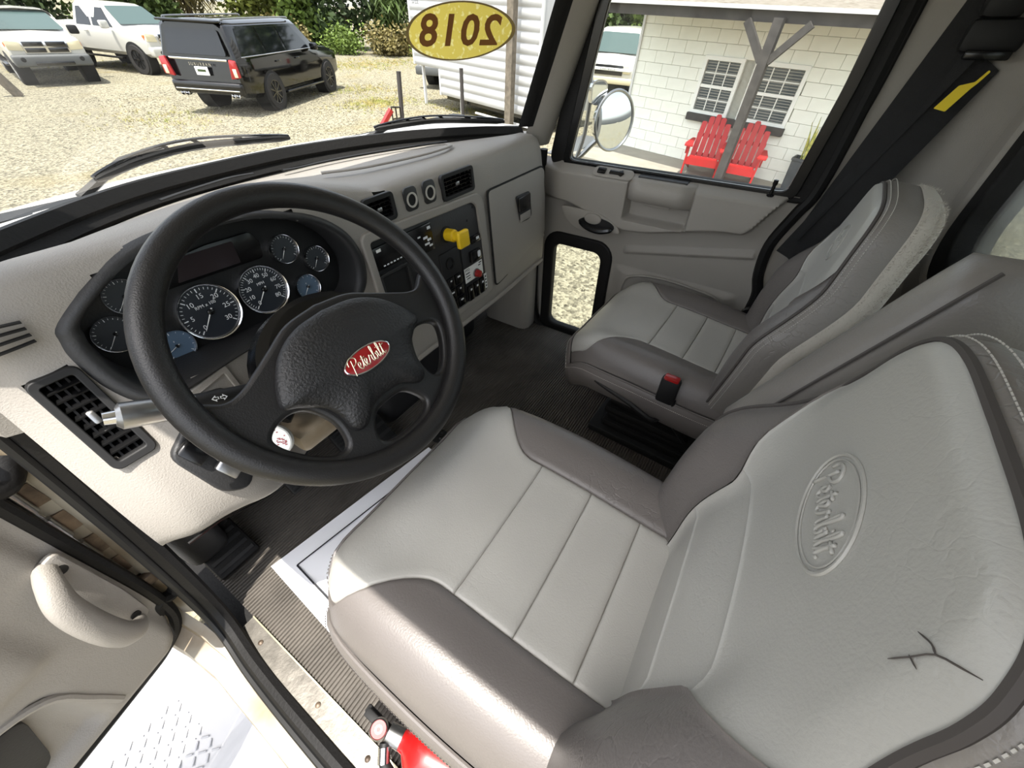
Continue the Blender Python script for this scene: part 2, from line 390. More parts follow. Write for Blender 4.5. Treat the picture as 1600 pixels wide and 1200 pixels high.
# ---- passenger door (shut)
d1 = sroot('door_1', 'shut passenger door with grey moulded panel and sash window', (1.5, .4, 0))
def sm(a, b, x): t = max(0, min(1, (x-a)/(b-a))); return t*t*(3-2*t)
def bulge_low(y):
    if y > .44: return .555+.06*sm(.44, .70, y)
    return .552+(.616-.552)*sm(.43, .05, y)+.12*sm(.05, -.05, y)
def dpanel(y, z):
    d = .004+.012*sm(.0, .5, z)
    b = bulge_low(y); d += .056*sm(b-.006, b+.016, z)*(1-sm(.70, .80, y)*.7)
    d -= .044*sm(.722, .752, z)                      # ledge rolls back to the glass
    # crease line below the bulge, and lower pocket step
    zc = .47+(.4-y)*.19
    if -.02 < y < .42: d += .008*sm(zc-.012, zc, z)*(1-sm(zc, zc+.03, z))
    d += .018*sm(.41, .38, z)*sm(.46, .40, y)*sm(-.03, .02, y)
    # recess under the pull handle
    d -= .046*sm(.215, .228, y)*(1-sm(.432, .445, y))*sm(.598, .612, z)*(1-sm(.72, .74, z))
    return d
m = MB(); NY, NZ = 150, 230; ys = [-.065+(.865+.065)*i/NY for i in range(NY+1)]; zs = [-.04+.79*k/NZ for k in range(NZ+1)]
vs = [(1.50-dpanel(y, z), y, z) for z in zs for y in ys]; fs = []
for k in range(NZ):
    for i in range(NY):
        y = (ys[i]+ys[i+1])/2; z = (zs[k]+zs[k+1])/2
        if .49 < y < .755 and -.0 < z < .455: continue
        if y < -.03-.03*sm(.6, .45, z)+.0*z and z < .0: continue
        a = k*(NY+1)+i; fs.append((a, a+1, a+NY+2, a+NY+1))
m.add(vs, fs); obj('door_panel', m, 'plastic', d1, ang=60)
DF = frame((1.495, 0, 0), (0, 1, 0), (0, 0, 1))      # local x->y, y->z, z-> +x
m = MB(); curve_mb([rrect(.30, .52, .065, 6, .622, .215), rrect(.235, .42, .045, 6, .622, .229)], .012, .008, DF, m); obj('peek_window_gasket', m, 'rubber', d1)
m = MB(); m.box((1.503, .622, .229), (.005, .25, .44)); obj('peek_window_glass', m, 'glass_side', d1)
# sash frame of the main window
inner = [(.706, .752), (.622, 1.19), (.54, 1.37), (.48, 1.395), (-.03, 1.395), (-.064, 1.36), (-.060, 1.0), (-.040, .752)]
outer = [(.775, .735), (.685, 1.19), (.595, 1.41), (.50, 1.44), (-.06, 1.44), (-.12, 1.38), (-.118, 1.0), (-.10, .735)]
def fillet(pl, r, n=4):
    out = []
    L = len(pl)
    for i in range(L):
        a, b, c = Vector(pl[i-1]), Vector(pl[i]), Vector(pl[(i+1) % L]); u = (a-b); v = (c-b)
        k = min(r, u.length*.45, v.length*.45); u.normalize(); v.normalize(); p0 = b+u*k; p1 = b+v*k
        for j in range(n+1): t = j/n; out.append(tuple((p0*(1-t)**2+b*2*t*(1-t)+p1*t*t)))
    return out
m = MB(); curve_mb([fillet(outer, .04), fillet(inner, .025)], .012, .006, DF, m); obj('window_frame', m, 'rubber', d1)
m = MB(); curve_mb([fillet([(y*1.0+(.012 if y > .3 else -.012), z+(.012 if z > .8 else -.012)) for y, z in inner], .03), fillet([(y-.012 if y > .3 else y+.012, z-.012 if z > 1 else z+.003) for y, z in inner], .025)], .004, .003, frame((1.475, 0, 0), (0, 1, 0), (0, 0, 1)), m); obj('window_bead', m, 'black_gloss', d1)
m = MB(); m.box((1.512, .32, 1.08), (.005, .88, .68)); obj('window_glass', m, 'glass_side', d1)
# door opening weatherstrip behind the door edge, swooping with the panel
m = MB(); m.tube(cr([(1.49, -.10, 1.40), (1.488, -.105, 1.0), (1.487, -.10, .78), (1.482, -.075, .70), (1.478, -.045, .60), (1.478, -.052, .50), (1.482, -.075, .42), (1.485, -.07, .30), (1.485, -.05, .05), (1.485, 0, -.02)], 5), .017, 8); obj('weatherstrip', m, 'rubber', d1)
m = MB(); m.tube(cr([(1.47, .80, .78), (1.468, .815, .45), (1.468, .81, .10), (1.47, .76, -.01), (1.475, .6, -.015), (1.475, .2, -.015)], 6), .016, 8); obj('weatherstrip', m, 'rubber', d1)
# switch plate with two switches on the ledge
SF = frame((1.4475, .506, .7395), (0, 1, 0), (-.82, 0, -.57), (-.57, 0, .82))
sp = obj('switch_plate', MB().prism(rrect(.15, .042, .02, 6), 0, .005, SF, .002), 'plastic', d1)
obj('switch', MB().prism(cr([(.01, -.006, 0), (-.03, -.011, 0), (-.04, 0, 0), (-.03, .011, 0), (.01, .006, 0)], 2, True) and [(.012, -.007), (-.02, -.006), (-.032, -.012), (-.04, 0), (-.032, .012), (-.02, .006), (.012, .007)], .005, .011, SF, .002), 'black_gloss', sp)
obj('switch', MB().rbox((.042, 0, .008), (.03, .022, .009), .003, 2, SF), 'black_gloss', sp)
# pull handle: hollow cup lip
m = MB(); rows = []
for k in range(13):
    y = .445-.225*k/12; e = 1-abs(k-6)/6; q = min(1, e*3)
    rows.append([(1.487, y, .735), (1.470-.024*q, y, .746), (1.448-.028*q, y, .738), (1.444-.036*q, y, .705), (1.446-.028*q, y, .672), (1.466, y, .660)])
m.grid(rows); obj('pull_handle', m, 'plastic', d1, ang=70)
m = MB(); m.rbox((1.455, .332, .7445), (.034, .165, .008), .005, 2); obj('pull_cup', m, 'plastic_dark', d1)
obj('pull_cap', MB().rbox((1.434, .33, .672), (.012, .095, .022), .006, 2), 'plastic', d1)
# inside latch
obj('latch_bezel', MB().prism(fillet([(.696, .612), (.52, .607), (.452, .575), (.432, .548), (.60, .528), (.66, .56)], .03), 0, -.008, frame((1.432, 0, 0), (0, 1, 0), (0, 0, 1)), .003), 'plastic', d1)
lh = obj('latch_recess', MB().prism(ell(.072, .026, 24, .532, .566), 0, -.003, frame((1.4225, 0, 0), (0, 1, 0), (0, 0, 1))), 'black_matt', d1)
obj('latch_handle', MB().tube(cr([(1.418, .60, .572), (1.406, .56, .556), (1.402, .51, .552), (1.412, .465, .562)], 5), [.006]+[.011]*14+[.006], 8), 'black_gloss', d1)
obj('latch_paddle', MB().prism(ell(.034, .02, 20, .548, .586), 0, -.008, frame((1.4225, 0, 0), (0, 1, 0), (0, 0, 1)), .004), 'plastic', d1)
obj('lock_pin', MB().lathe([(.011, 0), (.011, .004), (.005, .006), (.005, .03), (.007, .033), (.0065, .045), (.0, .046)], 12, Matrix.Translation((1.468, .012, .742))), 'black_gloss', d1)
obj('door_pocket', MB().tube(cr([(1.474, .40, .22), (1.468, .395, .34), (1.462, .36, .385), (1.458, .24, .405), (1.458, .06, .39), (1.462, .03, .36)], 5), .005, 6), 'plastic', d1)
# sill under the passenger door
m = MB(); m.rbox((1.475, .36, -.03), (.10, 1.0, .05), .015, 2); struct('trim_4', m, 'black_matt')['label'] = 'black sill under the passenger door'

# ---- driver side sill and door jamb
t5 = sroot('trim_5', 'worn painted sill of the driver door opening', (-.15, .3, 0))
m = MB(); m.box((-.122, .255, .004), (.055, .95, .008)); sp5 = obj('sill_plate', m, 'sill_plate', t5)
for y in (.66, .44, .28, .1): obj('screw', MB().lathe([(.006, 0), (.006, .002), (.003, .004), (0, .004)], 10, Matrix.Translation((-.118, y, .008))), 'steel_dirty', sp5)
m = MB(); m.box((-.0945, .25, .005), (.003, .96, .011)); obj('mat_edging', m, 'gold', t5)
def jam(dx, dz, r, nm, m_, n=8):
    P = cr([(-.07+dx, .80, .92), (-.08+dx, .81, .70), (-.10+dx, .81, .40), (-.122+dx, .80, .14), (-.135+dx, .75, .03+dz), (-.15+dx, .62, .0+dz), (-.155+dx, .40, 0+dz), (-.155+dx, .0, 0+dz), (-.155+dx, -.16, 0+dz)], 6)
    return obj(nm, MB().tube(P, r, n), m_, t5)
jam(0, .006, .017, 'weatherstrip', 'rubber'); jam(-.022, -.004, .009, 'jamb_edge', 'black_matt')
# painted step-sill: two stepped flanges below the opening
rows = []
for (y, o, zz) in ((.86, -.012, .10), (.80, -.004, .03), (.72, 0, -.012), (.5, 0, -.015), (.2, 0, -.015), (-.2, 0, -.015)):
    rows.append([(-.165+o, y, zz), (-.185+o, y, zz-.002), (-.19+o, y, zz-.03), (-.225+o, y, zz-.032), (-.232+o, y, zz-.06), (-.232+o, y, zz-.16)])
obj('painted_sill', MB().grid(rows), 'sill_paint', t5, ang=30)
# hinge jamb panel between weatherstrip and door
rows = []
for (z, x0) in ((.95, -.088), (.7, -.103), (.4, -.125), (.15, -.15), (.06, -.162)):
    rows.append([(x0, .83, z), (x0-.02, .855, z), (x0-.045, .86, z), (x0-.05, .89, z), (x0-.085, .895, z), (x0-.11, .94, z)])
obj('jamb_panel', MB().grid(rows), 'sill_paint', t5, ang=30)
# ------------------------------------------------------------------ seats (local frame: x across, y forward, z up, origin on the floor)
def seat(name, label, M, top, base_driver):
    t = thing(name, label, 'seat', M=M)
    dz = top-.5
    YC, LY, HW = .150, .275, .272
    def cush(a, b):
        """a,b in -1..1; b=+1 is the front edge"""
        x = a*HW*(1-.13*max(0, b)**6-.05*max(0, -b)**2-.03*max(0, b)**2); y = YC+b*LY*(1-.10*abs(a)**7-.025*a*a)
        e = max(abs(a), b if b > 0 else 0)
        z = .498+dz
        z += .020*exp(-((abs(a)-.74)/.2)**2)*(1-.5*sm(.3, 1, b))          # bolster swell
        z -= .012*exp(-(a/.5)**2)*sm(.5, -.8, b) + .018*sm(.2, -1, b)     # hollow toward the rear
        z -= .055*max(0, (abs(a)-.80)/.2)**2.2 + (.058*max(0, (b-.62)/.38)**2.1 if b > 0 else 0)
        return Vector((x, y, z))
    def ts(b):
        y = YC+b*LY
        return .50+.44*sm(.20, .365, y)**1.3
    def patch(nm, m_, f, na, nb, par=t, eps=.02, drop=.0055):
        """f(u,v) in 0..1 square; borders are pulled in as a sewn seam"""
        us = [0, eps*.35, eps]+[eps+(1-2*eps)*i/na for i in range(1, na)]+[1-eps, 1-eps*.35, 1]
        vsx = [0, eps*.35, eps]+[eps+(1-2*eps)*i/nb for i in range(1, nb)]+[1-eps, 1-eps*.35, 1]
        rows = []
        for v in vsx:
            r = []
            for u in us:
                p = f(u, v); h = 1e-3
                du = f(min(u+h, 1), v)-f(max(u-h, 0), v); dv = f(u, min(v+h, 1))-f(u, max(v-h, 0))
                n = du.cross(dv)
                n = n.normalized() if n.length > 1e-12 else Vector((0, 0, 1))
                ed = min(u, v, 1-u, 1-v)
                k = 1 if ed <= 0 else (.35 if ed < eps*.6 else 0)
                r.append(p-n*drop*k)
            rows.append(r)
        return obj(nm, MB().grid(rows), m_, par, ang=180, local=True, flip=False)
    ybs = [.185, .080, -.015]; bb = [(y-YC)/LY for y in ybs]
    def strip(b0, b1):
        return lambda u, v: cush((2*u-1)*ts(b0+(b1-b0)*v), b0+(b1-b0)*v)
    patch('cushion_front_panel', 'leather_light', strip(bb[0], 1), 22, 20)
    patch('cushion_panel', 'leather_light', strip(bb[1], bb[0]), 18, 8, eps=.03)
    patch('cushion_panel', 'leather_light', strip(bb[2], bb[1]), 18, 8, eps=.03)
    patch('cushion_panel', 'leather_light', strip(-1, bb[2]), 18, 8, eps=.03)
    for s in (-1, 1):
        def bol(u, v, s=s):
            b = -1+2*v; a0 = ts(b); a = a0+(1-a0)*(u if s > 0 else 1-u)
            return cush(s*a, b)
        patch('cushion_bolster', 'leather_dark', bol, 12, 34)
    # skirt around the cushion, below a stitched seam
    loop = [cush(-1, -1+2*i/20) for i in range(20)]+[cush(-1+2*i/20, 1) for i in range(20)]+[cush(1, 1-2*i/20) for i in range(21)]
    rows = [[p+Vector((0, 0, .001)) for p in loop]]
    cen = Vector((0, YC, 0))
    for (o, d) in ((.010, -.012), (.014, -.035), (.008, -.07), (-.012, -.10)):
        rr = []
        for p in loop:
            q = p-cen; q.z = 0; q.normalize(); rr.append(p+q*o+Vector((0, 0, d)))
        rows.append(rr)
    sk = obj('cushion_skirt', MB().grid(rows), 'leather_dark', t, ang=180, local=True)
    m = MB()
    for i in range(len(loop)-1):
        for k in range(5):
            a = loop[i].lerp(loop[i+1], k/5); b = loop[i].lerp(loop[i+1], k/5+.12); q = a-cen; q.z = 0; q.normalize()
            m.tube([a+q*.0135+Vector((0, 0, -.017)), b+q*.0135+Vector((0, 0, -.017))], .0008, 4)
    obj('stitching', m, 'thread' if not base_driver else 'thread_dark', sk, local=True)
    obj('piping', MB().tube([p+(p-cen).normalized()*.003+Vector((0, 0, -.004)) for p in loop], .0032, 6), 'leather_dark', sk, local=True)
    # ---- backrest
    outl = cr([(.236, .43, 0), (.250, .50, 0), (.258, .60, 0), (.248, .70, 0), (.206, .78, 0), (.162, .87, 0), (.147, .91, 0), (.134, .93, 0), (.112, .946, 0), (.070, .9555, 0), (0, .957, 0)], 8)
    def wd(z):
        for p, q in zip(outl[:-1], outl[1:]):
            if p.y <= z <= q.y: return max(.034, p.x+(q.x-p.x)*(z-p.y)/max(1e-7, q.y-p.y))
        return outl[0].x if z < .5 else .034
    ZT = .957
    def back(s, z):
        """s in -1..1 across the front face, z height (driver numbers)"""
        w_ = wd(z); x = s*w_
        y = -.078-.14*(z-.5)+.018*exp(-((z-.60)/.09)**2)*(1-s*s)         # lumbar swell
        wing = sm(.42, .80, abs(s))*(1-sm(.66, .82, z)); y += .056*wing
        y -= .012*max(0, (abs(s)-.85)/.15, (z-.938)/.019)**2
        return Vector((x, y, z+dz))
    def xb(z): return .5+.5*sm(.68, .86, z)
    zz = [.43, .600, .712, ZT]
    for i, nm in ((0, 'backrest_panel'), (1, 'backrest_panel'), (2, 'backrest_main_panel')):
        z0, z1 = zz[i], zz[i+1]
        def bp(u, v, z0=z0, z1=z1):
            v_ = v if z0 < .65 else 1-(1-v)**1.9; z = z0+(z1-z0)*v_+(.016*(1-(2*u-1)**2)*(1-v) if z0 > .5 else 0)+(.016*(1-(2*u-1)**2)*v if z1 < .9 and z0 < .65 else 0)*(1)
            z = min(z, ZT); return back((2*u-1)*xb(z), z)
        p_ = patch(nm, 'leather_light', bp, 22, 28 if i == 2 else 10, eps=.012 if i == 2 else .03, drop=.0022)
    main = p_
    for s in (-1, 1):
        def wg(u, v, s=s):
            z = .43+(.855-.43)*v; a = xb(z); k = u if s > 0 else 1-u
            return back(s*(a+(1-a)*k), z)
        patch('backrest_wing', 'leather_dark', wg, 10, 24, eps=.03, drop=.004)
    # edge band wrapping from the front seam to the back, then the back cover
    def ept(x, z): p = back(1, min(z, .95)); return Vector((x, p.y, z+dz))
    edge = [ept(-p.x, p.y) for p in outl]+[ept(p.x, p.y) for p in reversed(outl[:-1])]; bc = Vector((0, -.13, .7+dz)); rows = []
    for (o, d) in ((-.001, .0), (.006, -.006), (.010, -.026), (.010, -.062), (.006, -.084), (-.02, -.094)):
        rr = []
        for p in edge:
            q = Vector((p.x, 0, (p.z-bc.z)*.7)); q.normalize(); rr.append(p+q*o+Vector((0, d, d*.12)))
        rows.append(rr)
    bd = obj('backrest_side', MB().grid(rows), 'leather_edge', t, ang=180, local=True)
    n = len(rows[-1]); L2 = rows[-1]; m = MB()
    m.grid([[L2[i], L2[n-1-i]] for i in range(n//2)]); obj('backrest_rear_cover', m, 'leather_edge', t, ang=180, local=True)
    m = MB()
    for off in (0, .009):
        for i in range(len(edge)-1):
            L = (edge[i+1]-edge[i]).length; kk = max(1, round(L/.0048))
            for k in range(kk):
                a = edge[i].lerp(edge[i+1], k/kk); b = edge[i].lerp(edge[i+1], (k+.6)/kk); q = Vector((a.x, 0, (a.z-bc.z)*.7)).normalized()
                m.tube([a+q*(.0065+off*.45)+Vector((0, -.006-off, 0)), b+q*(.0065+off*.45)+Vector((0, -.006-off, 0))], .0007, 4)
    obj('stitching', m, 'thread', bd, local=True)
    obj('piping', MB().tube([p+Vector((0, .001, 0)) for p in edge], .0036, 6), 'thread_dark', bd, local=True)
    # embossed oval and lettering, reading left to right for someone facing the seat
    def onb(x, z, lift=.0006):
        s = x/wd(z); p = back(s, z); return p+Vector((0, lift, 0))
    zc = .843
    ring = MB()
    ring.tube([onb(.056*cos(a), zc+.0365*sin(a)) for a in [2*pi*k/48 for k in range(48)]], .0017, 6, closed=True)
    ring.tube([onb(.051*cos(a), zc+.0318*sin(a)) for a in [2*pi*k/48 for k in range(48)]], .0009, 6, closed=True)
    em = obj('embossed_oval', ring, 'leather_light', main, local=True)
    obj('embossed_lettering', script_mb(.088, .0017, lambda x, y: onb(-x, zc+y*1.0-.001), 6, 4), 'leather_light', main, local=True, ang=180)
    # ---- base: suspension pedestal under the cushion
    zb = .395+dz
    obj('seat_pan', MB().rbox((0, .13, zb-.012), (.44, .44, .05), .015, 2), 'black_matt', t, local=True)
    m = MB()
    for k in range(7):
        f0 = k/6; m.rbox((0, .09, .055+(zb-.10)*f0), (.36-.02*(k % 2), .34-.02*(k % 2), .035), .012, 2)
    obj('suspension_bellows', m, 'rubber', t, local=True)
    obj('base_plate', MB().rbox((0, .09, .022), (.40, .42, .034), .008, 2), 'black_matt', t, local=True)
    return t, cush, back, onb
sd_, cushD, backD, onD = seat('captain_chair', 'driver seat in two-tone grey leather, nearest the camera, sunlit left bolster', Matrix.Translation((.262, 0, .0)), .5, True)
MP = Matrix.Translation((1.135, -.035, 0)) @ Matrix.Rotation(R(-3), 4, 'Z')
sp_, cushP, backP, onP = seat('captain_chair', 'passenger seat in two-tone grey leather with frayed fleece edge, beside the door', MP, .415, False)
# crack in the driver backrest leather: dark slits with a little stuffing
TEARS = ([(-.122, .890), (-.123, .902), (-.124, .915), (-.132, .926)], [(-.112, .908), (-.119, .914), (-.124, .915)], [(-.122, .902), (-.129, .905)])
for L in TEARS:
    P = [onD(q.x, q.y) for q in cr([(a, b, 0) for a, b in L], 3)]
    obj('leather_tear', MB().tube(P, [.0002]+[.0005]*(len(P)-2)+[.0002], 4), 'thread_dark', sd_, local=True)
# raised armrest on the inboard side of the driver seat
ar = frame((.305, -.045, .585), (0, -.385, .923), (0, -.923, -.385))    # x up the armrest, y back, z = outboard side
m = MB(); rows = []
for k in range(15):
    u = k/14; x = .02+.40*u; w0 = .046*(1-.25*sm(.8, 1, u))*sm(-.06, .08, u); yy = .055
    e = sm(1.02, .93, u)
    ring = []
    for j in range(24):
        a = 2*pi*j/24; c_, s_ = cos(a), sin(a)
        ring.append((x, yy+(abs(c_)**.45)*(1 if c_ > 0 else -1)*.055*e*sm(-.05, .06, u), (abs(s_)**.55)*(1 if s_ > 0 else -1)*w0*e))
    rows.append(ring)
m.grid(rows, ar, closed=True); m.add(rows[0], [tuple(range(24))], ar); m.add(rows[-1], [tuple(range(24))], ar)
arm = obj('armrest', m, 'leather_edge', sd_, local=True, ang=70)
m = MB(); m.tube([ar@Vector((.03+.37*k/10, .008, -.0405)) for k in range(11)], .0022, 5); obj('piping', m, 'thread_dark', arm, local=True)
obj('armrest_pivot', MB().rbox((0, 0, 0), (.05, .05, .09), .02, 3, ar@Matrix.Translation((.0, .04, -.01))), 'leather_light', sd_, local=True)
# frayed fleece along the rear edge of the passenger backrest cover
m = MB(); rnd = random.Random(3); zf = lambda u: .46+.497*(1-(1-u)**1.8)
def fl(s_, zq, o, d):
    p = backP(s_, zq); q = Vector((p.x, 0, (p.z-.615)*.7)).normalized(); return p+q*o+Vector((0, d, d*.12)), q
for s_ in (-1, 1):
    m.grid([[fl(s_, zf(i/40), o, d)[0] for i in range(41)] for (o, d) in ((.0105, -.058), (.015, -.068), (.013, -.082), (.004, -.096))])
m.grid([[fl(-1+2*i/8, .957, o, d)[0] for i in range(9)] for (o, d) in ((.0105, -.058), (.015, -.068), (.013, -.082), (.004, -.096))])
for i in range(5200):
    u = rnd.random(); b, q = fl(rnd.choice((-1, -1, -1, 1)), zf(u), .012, -.060-.034*rnd.random())
    d = (q*rnd.uniform(.3, 1)+Vector((rnd.uniform(-.5, .5), rnd.uniform(-.6, .3), rnd.uniform(-.5, .8)))).normalized()*rnd.uniform(.003, .007)
    sdv = d.orthogonal().normalized()*.0006
    m.add([b-sdv, b+sdv, b+d], [(0, 1, 2)])
o = obj('fleece_edge', m, 'fleece', sp_, local=True, ang=180, flip=False); o['kind'] = 'stuff'
# red buckle and stalk on the inboard side of the passenger seat
bk = obj('belt_buckle', MB().rbox((-.275, .07, .395), (.028, .05, .085), .008, 2), 'black_matt', sp_, local=True)
obj('buckle_button', MB().rbox((-.277, .07, .437), (.022, .04, .014), .005, 2), 'red', bk, local=True)
obj('buckle_stalk', MB().tube([(-.27, .05, .36), (-.25, .02, .25), (-.20, -.02, .16)], .009, 6), 'black_matt', bk, local=True)
obj('seat_lever', MB().tube(cr([(-.24, .30, .33), (-.275, .28, .325), (-.285, .16, .30), (-.28, .08, .27), (-.22, .06, .27)], 5), .007, 6), 'black_matt', sp_, local=True)
obj('slide_rail', MB().rbox((-.21, .06, .25), (.03, .42, .04), .006, 2), 'black_matt', sp_, local=True)
obj('recline_knob', MB().lathe([(.03, 0), (.03, .02), (.02, .03), (0, .03)], 16, frame((.225, -.03, .40), (0, 1, 0), (0, 0, 1), (1, 0, 0))), 'black_gloss', sp_, local=True)
# ------------------------------------------------------------------ steering wheel
WC = Vector((.261, .481, .784)); WN = Vector((0, -.767, .641)).normalized(); WU = Vector((0, .641, .767)).normalized()
WF = frame(WC, (1, 0, 0), WU, WN)
sw = thing('steering_wheel', 'black four-spoke steering wheel with red oval badge on its hub', 'steering wheel', M=WF)
def lmb(f): return f
rim = [(.2105*cos(2*pi*k/96), .2105*sin(2*pi*k/96), 0) for k in range(96)]
obj('rim', MB().tube(rim, .0178, 14, closed=True, flat=.95), 'wheel_rubber', sw, local=True, ang=180)
def sym(h): return h+[(-x, y) for x, y in reversed(h)]
topc = [(0, .042), (.05, .036), (.085, .020), (.118, .004), (.150, -.010), (.175, -.012), (.196, .002)]
rimarc = [(.2*cos(R(a)), .2*sin(R(a))) for a in range(-4, -91, -6)]
half = [(p.x, p.y) for p in cr([(x, y, 0) for x, y in topc], 4)]+rimarc
out = [(x, y) for x, y in half]+[(-x, y) for x, y in reversed(half[1:-1])]
hR = [(p.x, p.y) for p in cr([(x, y, 0) for x, y in [(.098, -.070), (.120, -.056), (.148, -.058), (.168, -.072), (.166, -.095), (.145, -.128), (.118, -.152), (.096, -.154), (.084, -.138), (.082, -.105)]], 5, True)]
hB = [(p.x, p.y) for p in cr([(x, y, 0) for x, y in [(0, -.124), (.030, -.128), (.048, -.145), (.058, -.170), (.046, -.187), (.02, -.194), (-.02, -.194), (-.046, -.187), (-.058, -.170), (-.048, -.145), (-.030, -.128)]], 4, True)]
m = curve_mb([out, hR, [(-x, y) for x, y in reversed(hR)], hB], .004, .007, Matrix.Translation((0, 0, -.016)))
obj('spoke_plate', m, 'wheel_rubber', sw, local=True, ang=50)
# padded hub: dome over a rounded outline
po = [(0, .036), (.05, .030), (.09, .010), (.118, -.022), (.130, -.050), (.112, -.062), (.088, -.082), (.078, -.105), (.076, -.132), (.058, -.140), (.030, -.122), (0, -.118)]
ph = cr([(x, y, 0) for x, y in po], 5); pol = [Vector((p.x, p.y, 0)) for p in ph]+[Vector((-p.x, p.y, 0)) for p in reversed(ph[1:-1])]
pc = Vector((0, -.045, 0)); rows = []
for (k, z) in ((1.0, -.012), (1.0, -.002), (.985, .004), (.95, .008), (.85, .013), (.65, .018), (.4, .021), (.15, .022)):
    rows.append([(pc+(p-pc)*k)+Vector((0, 0, z)) for p in pol])
m = MB(); m.grid(rows, closed=True); m.add(rows[-1], [tuple(range(len(pol)))])
pad = obj('hub_pad', m, 'wheel_pad', sw, local=True, ang=60)
def badge(par, cx, cy, z, a, b, wid, M=I4):
    e = obj('badge', MB().prism(ell(a, b, 36, cx, cy), z-.004, z+.0025, M, .001), 'red_badge', par, local=True)
    obj('badge_rim', MB().tube([M@Vector((cx+a*cos(2*pi*k/40), cy+b*sin(2*pi*k/40), z+.002)) for k in range(40)], .0012, 6, closed=True), 'chrome', e, local=True)
    obj('badge_lettering', script_mb(wid, .0008, lambda x, y: M@Vector((cx+x, cy+y, z+.0026)), 5, 3), 'gold', e, local=True)
badge(pad, 0, -.058, .0235, .041, .0165, .066)
obj('hub_boss', MB().lathe([(.055, -.012), (.055, -.05), (.045, -.06)], 28, Matrix.Translation((0, -.04, 0))), 'black_matt', sw, local=True)
# ------------------------------------------------------------------ steering column
CF = frame(WC-WN*.055+WU*-.02, (1, 0, 0), WU, WN)
sc = thing('steering_shaft', 'black steering shaft shroud with stalk and lever behind the steering wheel', 'steering shaft', M=CF)
rows = []
for (z, a, bt, bb) in ((.004, .095, .088, .060), (.0, .116, .096, .072), (-.03, .124, .100, .078), (-.08, .114, .090, .078), (-.16, .095, .08, .07), (-.26, .08, .065, .06)):
    rows.append([(a*cos(2*pi*k/36), (bt if sin(2*pi*k/36) > 0 else bb)*sin(2*pi*k/36), z) for k in range(36)])
m = MB(); m.grid(rows, closed=True); m.add(rows[0], [tuple(range(36))]); obj('column_shroud', m, 'black_gloss', sc, local=True, ang=50)
obj('column_tube', MB().cyl((.261, .66, .60), (.261, 1.06, .22), .038, n=16), 'plastic_dark', sc)
obj('column_bracket', MB().rbox((.235, .665, .495), (.12, .10, .05), .014, 2, None), 'sill_paint', sc)
st = obj('turn_stalk', MB().tube(cr([(.165, .575, .695), (.13, .568, .712), (.07, .572, .738)], 6), [.008, .011]+[.0135]*11, 12), 'black_matt', sc)
obj('stalk_end', MB().tube([(.075, .572, .736), (.062, .573, .742), (.058, .573, .744), (.008, .582, .766), (.004, .583, .768)], [.0135, .0145, .017, .017, .012], 18), 'steel', st)
obj('stalk_button', MB().tube([(.006, .5825, .767), (-.006, .585, .772)], [.009, .008], 14), 'chrome', st)
obj('stalk_collar', MB().tube([(.168, .575, .694), (.162, .574, .697)], [.0125, .0125], 14), 'red', st)
SFm = frame((.098, .5595, .7405), (-.9, .04, .42), (-.2, .6, .77)); SFm = frame((.100, .5565, .7345), (.905, -.02, -.42), (.30, .62, .72))
am = MB()
for sx in (-1, 1): curve_mb([[(sx*.001, -.002), (sx*.001, -.0012), (sx*.007, -.0045) if False else (sx*.0045, -.002), (sx*.0045, -.0045), (sx*.010, 0), (sx*.0045, .0045), (sx*.0045, .002), (sx*.001, .002)], [(sx*.0018, -.0012), (sx*.0018, .0012), (sx*.0054, .0012), (sx*.0054, .0026), (sx*.0084, 0), (sx*.0054, -.0026), (sx*.0054, -.0012)]], .0004, 0, SFm, am)
o = obj('indicator_symbol', am, 'mark', st); o['kind'] = 'stuff'
# round dial with red markings hanging on the lower column
DFm = frame((.14, .618, .552), (.62, -.55, .0), (.36, .5, .78)); 
dl = obj('dial', MB().lathe([(0, -.012), (.030, -.012), (.031, .004), (.029, .006), (.027, .004), (0, .004)], 32, DFm), 'white', sc)
m = MB(); rnd = random.Random(5)
for k in range(26):
    a = rnd.uniform(0, 2*pi); r_ = rnd.uniform(.006, .023); m.box((r_*cos(a), r_*sin(a), .0046), (rnd.uniform(.002, .007), .0018, .0008), DFm)
o = obj('dial_markings', m, 'red', dl); o['kind'] = 'stuff'
m = MB(); m.tube(cr([(.18, .64, .56), (.22, .66, .57), (.26, .665, .565), (.31, .67, .56)], 5), .012, 8)
for k in range(6): m.tube([(.20+.018*k, .652, .552), (.205+.018*k, .652, .585)], .004, 6)
o = obj('wiring_harness', m, 'black_gloss', sc); o['kind'] = 'stuff'
# ------------------------------------------------------------------ dashboard
def fy(z): return .752+(z-.825)*.072
FA = Vector((1, 0, 0)); FB = Vector((0, .0718, .9974)); FNn = Vector((0, -.9974, .0718))
def yl(x, z): return .125*sm(.82, .50, z)*sm(.26, .06, x)
def warp(mb):
    for v in mb.v: v.y -= yl(v.x, v.z)
    return mb
def FM(x, z, d=0): return frame(Vector((x, fy(z), z))+FNn*d, FA, FB, FNn)     # local x->x, y->up the face, z-> toward the seats
db = thing('dashboard', 'moulded grey dashboard with instrument cluster, air vents and glovebox', 'dashboard', (.7, .78, .45))
def wsy(x):
    p = ws_at(max(-.03, min(1.36, x)), .87); return p.y
def brow(x): return .842+.044*sm(.66, .44, x)-.012*sm(.05, -.06, x)
def dlow(x):      # lower edge of the face
    return .395+.105*(1-sm(-.02, .24, x))+.02*sm(1.0, 1.42, x)
